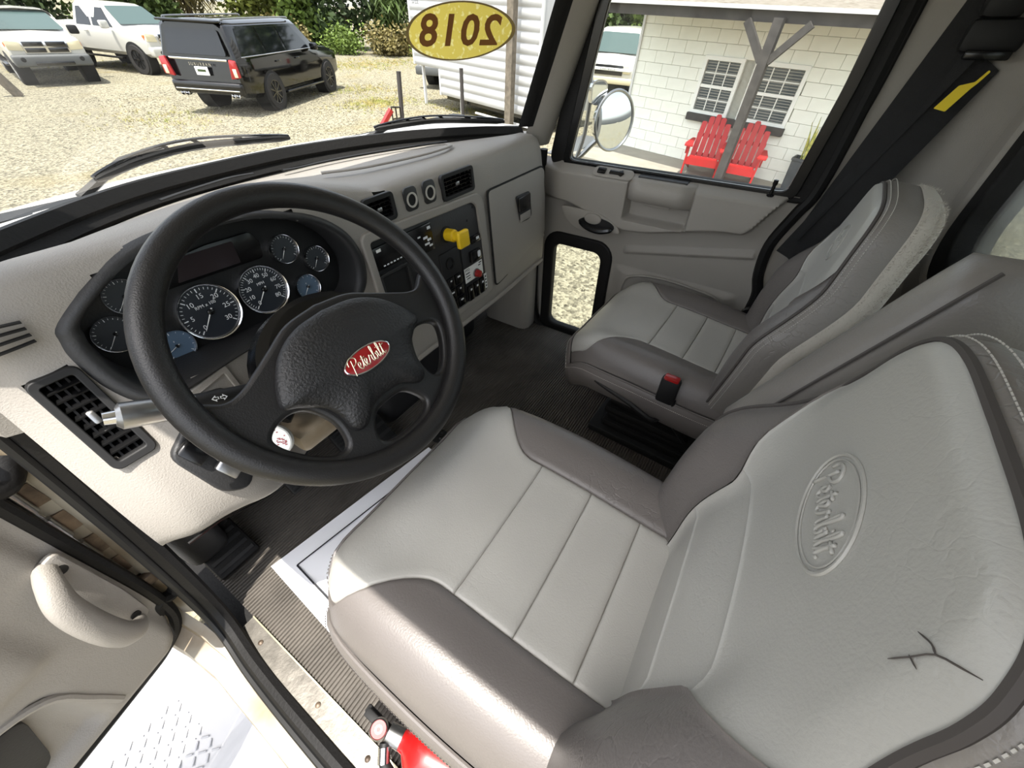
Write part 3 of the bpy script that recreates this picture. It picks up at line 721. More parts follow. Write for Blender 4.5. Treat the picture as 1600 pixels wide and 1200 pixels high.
def dash_row(x):
    e = sm(1.33, 1.46, x); e0 = sm(.0, -.075, x); b = brow(x); yo = .13*e*e+.03*e0*e0
    zl = dlow(x); w_ = min(wsy(x)-.004, 1.2); zb_ = .832+.006*sm(.7, .2, x)
    kk = (b-.846)
    r = [(x, w_+.03, zb_-.02), (x, w_, zb_), (x, w_*.55+.82*.45, zb_+.012+kk*.45-.01*e), (x, .83+yo, .852+kk-.02*e), (x, .79+yo, .852+kk-.028*e), (x, .768+yo, b-.002-.036*e), (x, .757+yo, b-.018-.045*e)]
    n = 26
    for i in range(n+1):
        z = (b-.04-.05*e)+(zl-(b-.04-.05*e))*i/n
        bow = .012*sin(pi*(i/n))*sm(1.0, 1.1, x)
        r.append((x, fy(z)+yo-bow-yl(x, z), z))
    yq = yl(x, zl); r += [(x, fy(zl)+.006+yo-yq, zl-.010), (x, fy(zl)+.03+yo-yq, zl-.014), (x, 1.08, zl-.02)]
    return [Vector(p) for p in r]
xs = [-.075, -.07, -.06, -.05]+[-.04+.0125*i for i in range(int(1.46/.0125)+1)]+[1.43, 1.445, 1.455, 1.462]
xs = sorted(set(round(x, 4) for x in xs if x <= 1.462))
bez = [(.052, .822), (.040, .80), (.036, .775), (.040, .735), (.058, .702), (.10, .690), (.16, .684), (.262, .672), (.37, .664), (.455, .655), (.492, .675), (.507, .715), (.504, .755), (.482, .800), (.430, .842), (.346, .872), (.262, .880), (.19, .880), (.12, .862)]
bezc = [(p.x, p.y) for p in cr([(x, z, 0) for x, z in bez], 5, True)]
def inside(px, py, poly):
    c = False; j = len(poly)-1
    for i in range(len(poly)):
        if (poly[i][1] > py) != (poly[j][1] > py) and px < (poly[j][0]-poly[i][0])*(py-poly[i][1])/(poly[j][1]-poly[i][1])+poly[i][0]: c = not c
        j = i
    return c
holes = [[(.27+(x-.27)*1.03, .77+(z-.77)*1.03) for x, z in bezc], rrect(.128, .054, .008, 3, .889, .803), rrect(.08, .05, .006, 3, .607, .812), rrect(.046, .122, .006, 3, -.012, .708)]
rows = [dash_row(x) for x in xs]; L = len(rows[0]); vs = [p for r in rows for p in r]; fs = []
for i in range(len(rows)-1):
    for k in range(L-1):
        q = [rows[i][k], rows[i][k+1], rows[i+1][k+1], rows[i+1][k]]; cx = sum(p.x for p in q)/4; cy = sum(p.y for p in q)/4; cz = sum(p.z for p in q)/4
        if cy < .80 and any(inside(cx, cz, h) for h in holes): continue
        fs.append((i*L+k, i*L+k+1, (i+1)*L+k+1, (i+1)*L+k))
m = MB(); m.add(vs, fs); m.grid([rows[0], [Vector((p.x, max(p.y, .9), p.z)) for p in rows[0]]])
body = obj('dash_body', m, 'plastic', db, ang=60)
# shallow tray line and speaker-slot defroster on the top pad
for (x0, x1) in ((.30, .52), (.60, 1.10)):
    m = MB(); P = [ws_at(x0+(x1-x0)*k/20, .835)+Vector((0, -.085, .012+.02*sm(.66, .44, x0+(x1-x0)*k/20))) for k in range(21)]
    obj('defroster_slot', MB().tube(P, .006, 6, flat=.4), 'black_matt', body)
m = MB(); P = cr([(.62, .95, .858), (.72, .90, .858), (.90, .87, .857), (1.02, .88, .855), (1.06, .92, .85)], 6); obj('tray_lip', MB().tube(P, .007, 8, flat=.5), 'plastic', body)
for k in range(5): obj('defroster_slot', MB().box((1.333+.011*k, .792+.003*k, .818-.012*k), (.004, .035, .028)), 'black_matt', body)
# left side-window outlet: curved slats in a rounded surround
lo = obj('demist_outlet', MB().prism(fillet([(-.055, .862), (.004, .858), (.022, .838), (.012, .812), (-.055, .806)], .012), -.002, .003, FM(0, 0) if False else frame((0, .7515, 0), (1, 0, 0), (0, .0718, 1), (0, -1, .0718)), .002), 'plastic', db)
for k in range(4): obj('slat', MB().tube(cr([(-.055, .745, .852-.011*k), (-.02, .742, .851-.0105*k), (.008-.001*k, .744, .846-.009*k)], 4), .0036, 6, flat=.6), 'black_matt', lo)
# ---- cluster
liner = []
for (k, d) in ((1.10, -.006), (1.06, .006), (1.02, .010), (.985, .008), (.965, -.005), (.955, -.03), (.95, -.058)):
    cx, cz = .27, .77; rr = []
    for (x, z) in bezc:
        X_, Z_ = cx+(x-cx)*k, cz+(z-cz)*k; over = max(0, Z_-(brow(X_)-.03)); rr.append(Vector((X_, fy(Z_)+.010*over/.03-yl(X_, Z_)*(1 if d > -.03 else .3), Z_))+FNn*d)
    liner.append(rr)
cl = obj('cluster_shroud', MB().grid(liner, closed=True), 'plastic_dark', db, ang=60)
m = MB(); m.add(liner[-1], [tuple(range(len(bezc)))]); pn = obj('cluster_panel', m, 'black_gloss' if False else 'plastic_dark', db)
pn.data.materials[0] = mat('cluster_black', (12, 12, 13), .5, bump=.1, bscale=300)
PD = -.0565
scr = obj('driver_display', MB().prism(fillet([(.168, .800), (.345, .792), (.352, .822), (.342, .843), (.262, .846), (.19, .840)], .008), 0, .003, frame((0, .752, 0), (1, 0, 0), (0, .0718, .9974)) if False else I4@frame(Vector((0, fy(0), 0))+FNn*PD, FA, FB, FNn), .001), 'black_gloss', db)
obj('display_screen', MB().prism(fillet([(.195, .804), (.302, .799), (.305, .838), (.215, .841)], .003), .003, .0042, frame(Vector((0, fy(0), 0))+FNn*PD, FA, FB, FNn)), 'screen', scr)
def gauge(x, z, r, txt=(), unit='', ang=215, blue=False, n=31):
    M = FM(x, z, PD); M = M@Matrix.Rotation(R(-8), 4, 'X')
    g = obj('gauge', MB().lathe([(0, .006), (r*.93, .006)], 40, M, cap=False), 'gauge_blue' if blue else 'gauge_face', db)
    obj('bezel', MB().lathe([(r*1.02, -.006), (r*1.03, .008), (r, .0125), (r*.95, .011), (r*.91, .006)], 40, M, cap=False), 'chrome', g)
    mk = MB()
    for k in range(n):
        a = R(225-270*k/(n-1)); big = k % 5 == 0; r0 = r*(.74 if big else .80)
        t_ = Matrix.Rotation(a, 4, 'Z'); mk.box(((r0+r*.88)/2, 0, .0068), (r*.88-r0, r*(.035 if big else .018), .0004), M@t_)
    for i, s in enumerate(txt):
        a = R(225-270*i/(len(txt)-1)); text_mb(s, r*.24, M@Matrix.Translation((r*.60*cos(a), r*.60*sin(a), .007)), .0002, mk)
    if unit: text_mb(unit, r*.16, M@Matrix.Translation((0, r*.27, .007)), .0002, mk)
    o = obj('dial_markings', mk, 'mark', g); o['kind'] = 'stuff'
    t_ = M@Matrix.Rotation(R(ang), 4, 'Z')
    obj('needle', MB().add([(-r*.15, -r*.03, .009), (r*.72, -r*.008, .009), (r*.72, r*.008, .009), (-r*.15, r*.03, .009), (-r*.15, 0, .0105)], [(0, 1, 4), (1, 2, 4), (2, 3, 4), (3, 0, 4)], t_), 'needle', g)
    obj('needle_cap', MB().lathe([(r*.1, .006), (r*.1, .011), (r*.05, .0125), (0, .0125)], 16, M), 'black_gloss', g)
gauge(.211, .738, .0505, ('0', '5', '10', '15', '20', '25', '30'), 'RPM x 100', 228)
gauge(.315, .735, .0470, ('0', '10', '20', '30', '40', '50', '60', '70', '80'), 'MPH', 225, n=41)
gauge(.387, .791, .0275, ('', '', ''), '', 232, n=21); gauge(.445, .749, .0265, ('', ''), '', 232, n=21); gauge(.401, .702, .0265, (), 'F', 225, True, n=11)
gauge(.080, .766, .0285, (), '', 225, n=21); gauge(.121, .812, .0270, (), '', 225, n=21); gauge(.137, .708, .0280, (), 'F', 200, True, n=11)
# ---- air vents
def vent(x, z, w_, h, nv, nh, label):
    v = obj('air_vent', warp(curve_mb([rrect(w_+.014, h+.014, .009, 4), rrect(w_, h, .005, 4)], .004, .0015, FM(x, z, .001))), 'black_matt', db, label=label)
    obj('vent_box', warp(MB().grid([rrect(w_, h, .005, 4) and [Vector((p[0], p[1], 0)) for p in rrect(w_, h, .005, 4)], [Vector((p[0], p[1], -.03)) for p in rrect(w_, h, .005, 4)]], FM(x, z, 0), closed=True).add([(p[0], p[1], -.03) for p in rrect(w_, h, .005, 4)], [tuple(range(20))], FM(x, z, 0))), 'dark_cavity', v)
    for i in range(nv): obj('fin', warp(MB().box((-w_/2+w_*(i+1)/(nv+1), 0, -.010), (.0028, h, .014), FM(x, z, .0))), 'black_gloss', v)
    for i in range(nh): obj('fin', warp(MB().box((0, -h/2+h*(i+1)/(nh+1), -.003), (w_, .0022, .012), FM(x, z, 0)@Matrix.Translation((0, -h/2+h*(i+1)/(nh+1), 0))@Matrix.Rotation(R(20), 4, 'X')@Matrix.Translation((0, h/2-h*(i+1)/(nh+1), 0)))), 'black_gloss', v)
    obj('vent_tab', warp(MB().rbox((0, 0, .001), (.014 if w_ > h else .010, .010 if w_ > h else .018, .006), .003, 2, FM(x, z, 0))), 'steel', v)
vent(.889, .803, .122, .048, 5, 4, 'air vent between the sockets and the glovebox')
vent(.607, .812, .074, .044, 4, 4, 'air vent beside the wheel rim')
vent(-.012, .708, .040, .116, 3, 8, 'tall air vent at the left end of the dashboard')
ve = obj('air_vent', MB().rbox((0, 0, .001), (.036, .135, .008), .003, 2, FM(1.412, .652, -.040)@Matrix.Rotation(R(24), 4, 'Y')), 'black_matt', db, label='narrow end vent beside the passenger door')
obj('vent_tab', MB().rbox((0, .01, .008), (.006, .03, .008), .002, 2, FM(1.412, .652, -.040)@Matrix.Rotation(R(24), 4, 'Y')), 'steel', ve)
# ---- two power sockets
for x in (.708, .775):
    s_ = obj('power_socket', MB().prism(rrect(.044, .054, .012, 5), -.002, .003, FM(x, .809), .001), 'plastic_dark', db)
    obj('socket_ring', MB().lathe([(.0165, .002), (.0175, .006), (.0135, .006), (.0130, .002)], 28, FM(x, .807), cap=False), 'thread', s_)  # chrome ring: its bright reflection is painted as a pale matte colour
    obj('socket_bore', MB().lathe([(0, .0034), (.0145, .0034)], 28, FM(x, .807), cap=False), 'dark_cavity', s_)
# ---- centre stack: recessed surround, upper plate, radio bay
so = fillet([(.532, .778), (.962, .760), (.984, .735), (.990, .440), (.80, .440), (.535, .560)], .02)
si = fillet([(.545, .762), (.935, .748), (.957, .730), (.966, .452), (.80, .452), (.548, .572)], .014)
FO = frame(Vector((0, fy(0), 0)), FA, FB, FNn)
obj('stack_surround', curve_mb([so, si], .006, .004, FO), 'plastic', db)
cp = obj('control_panel', MB().prism(fillet([(.652, .758), (.945, .748), (.966, .725), (.968, .450), (.80, .450), (.652, .56)], .008), -.004, .003, FO, .001), 'plastic_dark', db)
for (x, z) in ((.937, .727), (.905, .698)): obj('screw_hole', MB().lathe([(.004, .0032), (0, .0034)], 12, FM(x, z), cap=False), 'dark_cavity', cp)
rb = obj('radio_bay', MB().prism(fillet([(.545, .762), (.655, .757), (.655, .56), (.548, .58)], .006), -.006, .0015, FO), 'black_matt', db)
rd = obj('radio', MB().rbox((.596, .715, .002), (.10, .055, .012), .003, 2, FO), 'black_gloss', rb)
obj('radio_display', MB().rbox((.566, .734, .0085), (.014, .007, .001), .0004, 1, FO), 'white', rd)
m = MB()
for k in range(7): m.box((.572+.011*k, .695, .0085), (.006, .003, .001), FO)
o = obj('radio_keys', m, 'mark', rd); o['kind'] = 'stuff'
cu_ = obj('storage_cubby', curve_mb([rrect(.098, .092, .008, 4, .598, .630), rrect(.086, .080, .005, 4, .598, .630)], .004, .001, FO@Matrix.Translation((0, 0, .004))), 'plastic_dark', rb)
obj('cubby_back', MB().box((.598, .630, .0025), (.086, .08, .001), FO), 'dark_cavity', cu_)
hc = obj('heater_controls', MB().rbox((.708, .708, .004), (.088, .072, .008), .003, 2, FO), 'black_gloss', cp)
m = MB()
for (x, z, a, b) in ((.74, .733, .012, .007), (.722, .712, .016, .006), (.735, .704, .014, .006), (.725, .695, .018, .005), (.738, .688, .012, .005), (.70, .72, .01, .004)): m.box((x, z, .0085), (a, b, .0008), FO)
o = obj('heater_legends', m, 'mark', hc); o['kind'] = 'stuff'
# yellow parking brake knob
KM = FM(.808, .690, .003)
yk = obj('brake_knob', MB().rbox((.004, -.006, .056), (.046, .046, .016), .006, 3, KM), 'yellow', cp, label='yellow push-pull knob')
obj('knob_shaft', MB().lathe([(.017, .0), (.017, .03), (.013, .034), (.013, .05)], 20, KM), 'yellow', yk)
obj('knob_seat', MB().lathe([(.022, -.001), (.022, .003), (.017, .004)], 24, KM, cap=False), 'dark_cavity', yk)
# switch banks
lb = obj('switch_bank', MB().rbox((.805, .555, .004), (.088, .185, .008), .004, 2, FO), 'black_matt', cp)
rb2 = obj('switch_bank', MB().rbox((.908, .545, .004), (.104, .178, .008), .004, 2, FO), 'plastic_dark', cp)
obj('round_socket', MB().lathe([(.017, .007), (.017, .011), (.013, .011), (.012, .008)], 24, FO@Matrix.Translation((.797, .612, 0)), cap=False), 'black_gloss', lb)
for i in range(3):
    for j in range(2): 
        k = obj('switch', MB().rbox((.785+.036*j, .555-.038*i, .010), (.03, .032, .007), .002, 2, FO), 'black_gloss', lb)
        obj('switch_legend', MB().box((.785+.036*j, .562-.038*i, .0138), (.012 if (i+j) % 2 else .006, .0045, .0006), FO), 'mark', k)
for (x, z) in ((.872, .645), (.928, .640)):
    k = obj('switch', MB().rbox((x, z, .006), (.046, .022, .009), .002, 2, FO), 'black_gloss', cp); obj('switch_legend', MB().box((x+.008, z+.001, .0108), (.014, .008, .0006), FO), 'mark', k)
    obj('switch_slot', MB().box((x, z-.018, .0036), (.028, .003, .0008), FO), 'mark', cp)
k = obj('switch', MB().rbox((.912, .595, .012), (.05, .034, .014), .003, 2, FO), 'black_gloss', rb2); obj('switch_legend', MB().prism(rrect(.014, .02, .005, 3, .924, .597), .019, .0198, FO), 'mark', k)
lp_ = obj('label_plate', MB().box((.900, .545, .0088), (.092, .046, .0016), FO), 'white', rb2)
lm_ = MB()
for (x, z, a, b) in ((.868, .551, .02, .003), (.868, .542, .022, .0025), (.870, .534, .018, .0025), (.935, .563, .014, .003), (.930, .556, .012, .003)): lm_.box((x, z, .0099), (a, b, .0005), FO)
text_mb('PTO', .012, FO@Matrix.Translation((.868, .5605, .0099)), .0002, lm_)
o = obj('label_print', lm_, 'ink', lp_); o['kind'] = 'stuff'
gr = obj('guard_ring', MB().lathe([(.014, .008), (.015, .014), (.011, .014)], 20, FO@Matrix.Translation((.908, .537, 0)), cap=False), 'steel', rb2)
obj('red_button', MB().lathe([(.011, .008), (.012, .02), (.010, .028), (0, .03)], 20, FO@Matrix.Translation((.908, .537, 0))), 'red', gr, label='red push button')
for i, x in enumerate((.868, .900, .930)):
    k = obj('switch', MB().rbox((x, .485, .011), (.024, .05, .010), .003, 2, FO), 'black_gloss', rb2); obj('switch_legend', MB().box((x, .498, .0165), (.008, .006, .0006), FO), 'mark', k)
lp_ = obj('label_strip', MB().box((.950, .492, .0125), (.014, .052, .001), FO), 'white', rb2)
for i in range(4): obj('label_print', MB().box((.950, .508-.011*i, .0133), (.007, .005, .0005), FO), 'ink', lp_)
# ---- glovebox
def gby(x, z): return FO@Vector((x, z, .014*sm(1.0, 1.1, x)))
go = fillet([(1.012, .752), (1.352, .752), (1.395, .70), (1.398, .50), (1.016, .442)], .02); mg = MB()
def glf(poly, d, k=1.0):
    cx, cz = 1.2, .6; o_ = []
    for x, z in poly:
        X_, Z_ = cx+(x-cx)*k, cz+(z-cz)*k; e = sm(1.33, 1.46, X_); i_ = (Z_-.82)/(.42-.82); bow = .012*sin(pi*max(0, min(1, i_)))
        o_.append(Vector((X_, fy(Z_)+.13*e*e-bow, Z_))+FNn*d)
    return o_
rows = [glf(go, -.002), glf(go, .003), glf(go, .0055, .985)]; mg.grid(rows, closed=True)
gg = [glf(go, .0055, k) for k in (.985, .8, .6, .4, .2, .03)]; mg.grid(gg, closed=True); mg.add(gg[-1], [tuple(range(len(go)))])
gb = obj('glovebox_door', mg, 'plastic', db, ang=40)
obj('door_gap', MB().tube([p+FNn*.0005 for p in glf(go, .001, 1.012)], .0032, 6, closed=True), 'dark_cavity', gb)
lt = obj('glovebox_latch', MB().prism(fillet([(1.150, .705), (1.240, .702), (1.250, .618), (1.225, .610), (1.172, .614)], .012), 0, .003, FO@Matrix.Translation((0, 0, .018)), .001), 'plastic_dark', gb)
obj('latch_paddle', MB().rbox((1.196, .675, .024), (.075, .048, .010), .004, 2, FO), 'black_gloss', lt)
obj('latch_recess', MB().rbox((1.205, .628, .020), (.07, .026, .006), .003, 2, FO), 'plastic', lt)
# ---- switch pod and card slot left of the column
sp = obj('switch_pod', warp(MB().prism(fillet([(.012, .625), (.10, .672), (.142, .655), (.135, .56), (.06, .517), (.030, .540)], .015), -.002, .010, FO, .004)), 'plastic_dark', db)
for i, (x, z) in enumerate(((.040, .618), (.062, .572), (.085, .602))):
    k = obj('switch', warp(MB().rbox((x, z, .015), (.026, .034, .012), .004, 2, FO@Matrix.Translation((x, z, 0))@Matrix.Rotation(R(20), 4, 'Z')@Matrix.Translation((-x, -z, 0)))), 'black_gloss' if i != 1 else 'steel', sp)
obj('card_slot', warp(curve_mb([rrect(.07, .05, .006, 3, .128, .655), rrect(.056, .036, .004, 3, .128, .655)], .004, .002, FO)), 'plastic', db)
# lower knee trim with shiny edge, screws
obj('knee_trim', MB().tube([Vector((x, fy(dlow(x))-.001, dlow(x)-.006)) for x in [.40+.05*k for k in range(20)]], .008, 8), 'plastic', db)
obj('under_edge', warp(MB().tube([Vector((x, fy(dlow(x))+.008, dlow(x)-.014)) for x in [-.05+.05*k for k in range(29)]], .003, 6)), 'black_gloss', db)
# ------------------------------------------------------------------ open driver door
dd = Vector((-.966, -.259, 0)); dn = Vector((.259, -.966, 0)); DO = Vector((-.19, .82, 0))
D2 = frame(DO, dd, (0, 0, 1), dn)          # local x = along the door from the hinge, y = up, z = out of the panel
d2 = sroot('door_2', 'driver door swung open, grey panel with a grab handle, worn metal hinge', M=D2)
def dp2(s, z):
    d = .0+.018*sm(.0, .03, s)
    d += .014*sm(.30, .33, z+.0*s)*sm(.10, .14, s)
    d -= .035*sm(.16, .19, s)*sm(.27, .24, z)*sm(.05, .09, z)
    d += .012*exp(-((s-.06)/.05)**2)*exp(-((z-.33)/.11)**2)*0
    return d
ol = fillet([(-.012, .75), (-.012, .16), (.02, .075), (.08, .05), (.30, .035), (.86, .035), (.90, .08), (.90, .75)], .04)
rows = []
SS = [-.012+.914*(i/70)**1.3 for i in range(71)]
ZZ = [.035+.715*k/60 for k in range(61)]
vs = []; fs = []
def zlow(s): return .05+.11*max(0, 1-(s+.012)/.075)**2.2
for z in ZZ:
    for s in SS:
        zz_ = max(z, zlow(s)) if z < .3 else z; ed = sm(0, .02, zz_-zlow(s)); vs.append((s, zz_, dp2(s, zz_)-.012*(1-ed)))
n_ = len(SS)
for k in range(len(ZZ)-1):
    for i in range(n_-1): fs.append((k*n_+i, k*n_+i+1, (k+1)*n_+i+1, (k+1)*n_+i))
obj('door_panel', MB().add(vs, fs), 'plastic', d2, local=True, ang=50)
obj('door_shell', MB().prism([(-.02, .04+.11), (.01, .06), (.07, .028), (.90, .02), (.92, .06), (.92, 1.38), (.30, 1.38), (.02, .78)], -.055, -.10), 'white_paint', d2, local=True)
obj('door_edge_seal', MB().tube(cr([(-.02, .75, -.004), (-.020, .45, -.004), (-.018, .2, -.004), (0, .09, -.006), (.05, .048, -.008), (.14, .036, -.01), (.5, .03, -.01), (.88, .03, -.01)], 6), .012, 8), 'rubber', d2, local=True)
obj('window_glass', MB().box((.48, 1.06, -.045), (.78, .58, .005)), 'glass_side', d2, local=True)
obj('window_frame', curve_mb([fillet([(.02, .76), (.90, .76), (.90, 1.38), (.32, 1.38)], .04), fillet([(.10, .79), (.86, .79), (.86, 1.34), (.35, 1.34)], .03)], .02, .005, Matrix.Translation((0, 0, -.045))), 'rubber', d2, local=True)
# grab handle: two feet and a bowed grip
hp = cr([(.018, .455, .012), (.035, .445, .045), (.052, .41, .066), (.058, .34, .074), (.054, .27, .068), (.038, .225, .046), (.026, .205, .012)], 6)
gh = obj('grab_handle', MB().tube(hp, [.016+.008*sin(pi*k/(len(hp)-1)) for k in range(len(hp))], 12, flat=.8), 'plastic', d2, local=True, ang=180)
obj('handle_foot', MB().prism(fillet([(-.005, .475), (.04, .46), (.055, .38), (.05, .25), (.045, .205), (.005, .20), (-.004, .30)], .02), .012, .024, None, .006), 'plastic', d2, local=True)
for z in (.438, .232): obj('screw', MB().lathe([(.0085, .023), (.0085, .0265), (.005, .0255), (0, .025)], 14, Matrix.Translation((.012 if z > .3 else .022, z, .001))), 'black_matt', gh, local=True)
# armrest pocket in the lower panel
obj('door_pull_cup', MB().prism(fillet([(.20, .235), (.42, .27), (.42, .12), (.25, .09)], .03), -.015, -.005, None, .003), 'plastic_dark', d2, local=True)
obj('lower_pocket_lip', MB().tube(cr([(.145, .085, .015), (.155, .16, .016), (.175, .245, .016), (.26, .285, .016), (.45, .295, .016)], 5), .008, 8), 'plastic', d2, local=True)
# piano hinge between jamb and door
hz = [.58, .50, .42, .34, .26]
for k, z in enumerate(hz):
    obj('hinge_knuckle', MB().cyl((-.158-.0006*k*6, .848, z), (-.160-.0006*k*6, .848, z-.055), .008, n=12), 'steel', d2)
    obj('hinge_leaf', MB().box((-.150-.003*k, .856, z-.03), (.03, .006, .05)), 'steel_dirty', d2)
obj('hinge_pin', MB().cyl((-.157, .848, .62), (-.176, .848, .15), .0035, n=8), 'steel', d2)
obj('check_strap', MB().rbox((-.165, .842, .24), (.055, .022, .03), .006, 2), 'steel_dirty', d2)
obj('wiring_boot', MB().tube(cr([(-.12, .86, .63), (-.15, .84, .60), (-.19, .83, .62), (-.23, .82, .60)], 5), .02, 10), 'rubber', d2)
obj('wiring_boot', MB().tube(cr([(-.13, .84, .19), (-.155, .835, .16), (-.18, .83, .17), (-.20, .83, .14)], 5), .014, 8), 'rubber', d2)

# ------------------------------------------------------------------ truck outside: hood, wheel fairing, cab side
hd_ = thing('truck_hood', 'white truck hood beyond the windshield base', 'truck hood', (.7, 1.9, .6))
rows = []
for (y, z, w_) in ((1.0, .862, .95), (1.16, .86, .95), (1.3, .846, .95), (1.6, .796, .93), (2.0, .716, .90), (2.4, .61, .85), (2.7, .44, .78), (2.82, .2, .72), (2.84, -.3, .70)):
    rows.append([Vector((.7+w_*s, y-.10*s*s if y > 1.2 else max(y, ws_at(max(-.03, min(1.36, .7+w_*s)), .85).y+.03) if y < 1.1 else y+.06, z-.05*abs(s)**3-(.35 if abs(s) > .99 else 0))) for s in [-1]+[-.98+1.96*k/16 for k in range(17)]+[1]])
obj('hood_shell', MB().grid(rows), 'white_paint', hd_, ang=50)
obj('cowl', MB().grid([[Vector((p.x, p.y+.002, p.z-.012)) for p in wsb], [Vector((p.x, p.y+.012, p.z-.03)) for p in wsb], [Vector((p.x, p.y+.03, p.z-.06)) for p in wsb]]), 'black_matt', hd_)
ff = thing('side_fairing', 'white wheel fairing and step below the open driver door', 'fairing', (-.5, 1.2, -1.3))
rows = []
for (y, zt, xo) in ((.60, -.56, -.60), (.66, -.50, -.63), (.80, -.47, -.66), (1.0, -.42, -.72), (1.3, -.36, -.78), (1.7, -.32, -.80)):
    rows.append([Vector(p) for p in ((-.24, y, zt+.34), (-.26, y, zt+.10), (-.30, y, zt+.015), (-.36, y, zt), (xo+.06, y, zt), (xo, y, zt-.04), (xo-.015, y, zt-.2), (xo-.01, y, -1.0))])
rows.insert(0, [Vector((p.x, .59, min(p.z, -1.0))) for p in rows[0]]); m = MB().grid(rows); obj('fairing_shell', m, 'fairing_paint', ff, ang=45)
m = MB()
for i in range(11):
    for j in range(9):
        a = R(45 if (i+j) % 2 else -45); m.rbox((0, 0, 0), (.022, .005, .003), .0012, 1, Matrix.Translation((-.40-.024*i, .80+.024*j, -.47+.25*.024*j+.003))@Matrix.Rotation(a, 4, 'Z'))
o = obj('tread_pattern', m, 'fairing_paint', ff); o['kind'] = 'stuff'
obj('step_strip', MB().rbox((-.42, .575, -.60), (.36, .05, .03), .008, 2), 'plastic_dark', ff)
obj('fairing_leg', MB().box((-.5, 1.3, -1.13), (.4, .5, .3)), 'black_matt', ff)
m = MB(); m.box((-.225, .10, -.40), (.03, 1.3, .5)); struct('trim_6', m, 'fairing_paint')['label'] = 'white cab side below the driver sill'

# ------------------------------------------------------------------ wipers
def wiper(P, label):
    w_ = thing('wiper', label, 'wiper', P[0], group='windshield wipers')
    C_ = cr(P, 8); L = len(C_)
    obj('blade', MB().tube(C_, [.004]+[.007]*(L-2)+[.004], 6, flat=1.1), 'rubber', w_)
    A = [p+Vector((0, .004, .009*sin(pi*k/(L-1))**.6+.005)) for k, p in enumerate(C_)]
    obj('frame', MB().tube(A, .0055, 6, flat=.6), 'black_gloss', w_)
    for k in range(3, L-3, 4): obj('claw', MB().tube([A[k], C_[min(L-1, k+1)]], .004, 5), 'black_gloss', w_)
    obj('arm', MB().tube([A[L//2]+Vector((0, .012, -.004)), A[L//4]+Vector((-.01, .02, -.008)), C_[0]+Vector((-.03, .035, -.03))], [.005, .007, .010], 6), 'black_matt', w_)
wiper([(.245, 1.10, .905), (.353, 1.142, .915), (.486, 1.172, .915), (.71, 1.185, .894)], 'black wiper resting low on the windshield ahead of the steering wheel')
wiper([(.97, 1.135, .882), (1.075, 1.075, .889), (1.188, 1.03, .886), (1.345, .895, .874)], 'black wiper resting on the windshield in front of the white trailer')
# ------------------------------------------------------------------ year sticker on the windshield glass (reads from outside)
ms = bpy.data.materials.new('sticker'); ms.use_nodes = True; t = ms.node_tree; t.nodes.clear(); o_ = t.nodes.new('ShaderNodeOutputMaterial')
a_ = t.nodes.new('ShaderNodeBsdfDiffuse'); b_ = t.nodes.new('ShaderNodeBsdfTranslucent'); mx = t.nodes.new('ShaderNodeMixShader'); mx.inputs[0].default_value = .6
nz = t.nodes.new('ShaderNodeTexNoise'); nz.inputs['Scale'].default_value = 90; nz.inputs['Detail'].default_value = 1; rp_ = t.nodes.new('ShaderNodeValToRGB')
rp_.color_ramp.elements[0].position = .58; rp_.color_ramp.elements[0].color = lin((214, 194, 92)); rp_.color_ramp.elements[1].position = .72; rp_.color_ramp.elements[1].color = lin((232, 222, 150))
tc = t.nodes.new('ShaderNodeTexCoord'); t.links.new(tc.outputs['Object'], nz.inputs['Vector']); t.links.new(nz.outputs['Fac'], rp_.inputs[0])
for n in (a_, b_): t.links.new(rp_.outputs[0], n.inputs[0])
t.links.new(a_.outputs[0], mx.inputs[1]); t.links.new(b_.outputs[0], mx.inputs[2]); t.links.new(mx.outputs[0], o_.inputs[0]); MATS['sticker'] = ms
mat('sticker_text', (142, 92, 40), .6); mat('sticker_rim', (150, 130, 84), .6)
def stk(u, v, off=0): p = ws_at(1.150+u, 1.108+v); return p+Vector((-.35, -.85, -.3))*off
sk_ = thing('year_sticker', 'yellow oval 2018 sticker seen from behind on the windshield', 'sticker', tuple(stk(0, -.06)))
rows = [[stk(.142*k*cos(2*pi*j/48), .060*k*sin(2*pi*j/48), .0015) for j in range(48)] for k in (1, .8, .6, .4, .2, .01)]
obj('sticker_film', MB().grid(rows, closed=True), 'sticker', sk_, ang=180)
obj('sticker_border', MB().grid([[stk(.145*k*cos(2*pi*j/48), .0620*k*sin(2*pi*j/48), .002) for j in range(48)] for k in (1, .945)], closed=True), 'sticker_rim', sk_, ang=180)
for i, ch in enumerate('2018'):
    tm = text_mb(ch, .090, None, .0, bold=.0022); mb = MB()
    mb.add([stk(-(v.x*1.12)+(.084-.056*i)*1.0, v.y+.0, .0022+v.z*0) for v in tm.v], tm.f); obj('numeral', mb, 'sticker_text', sk_, ang=180, flip=False)
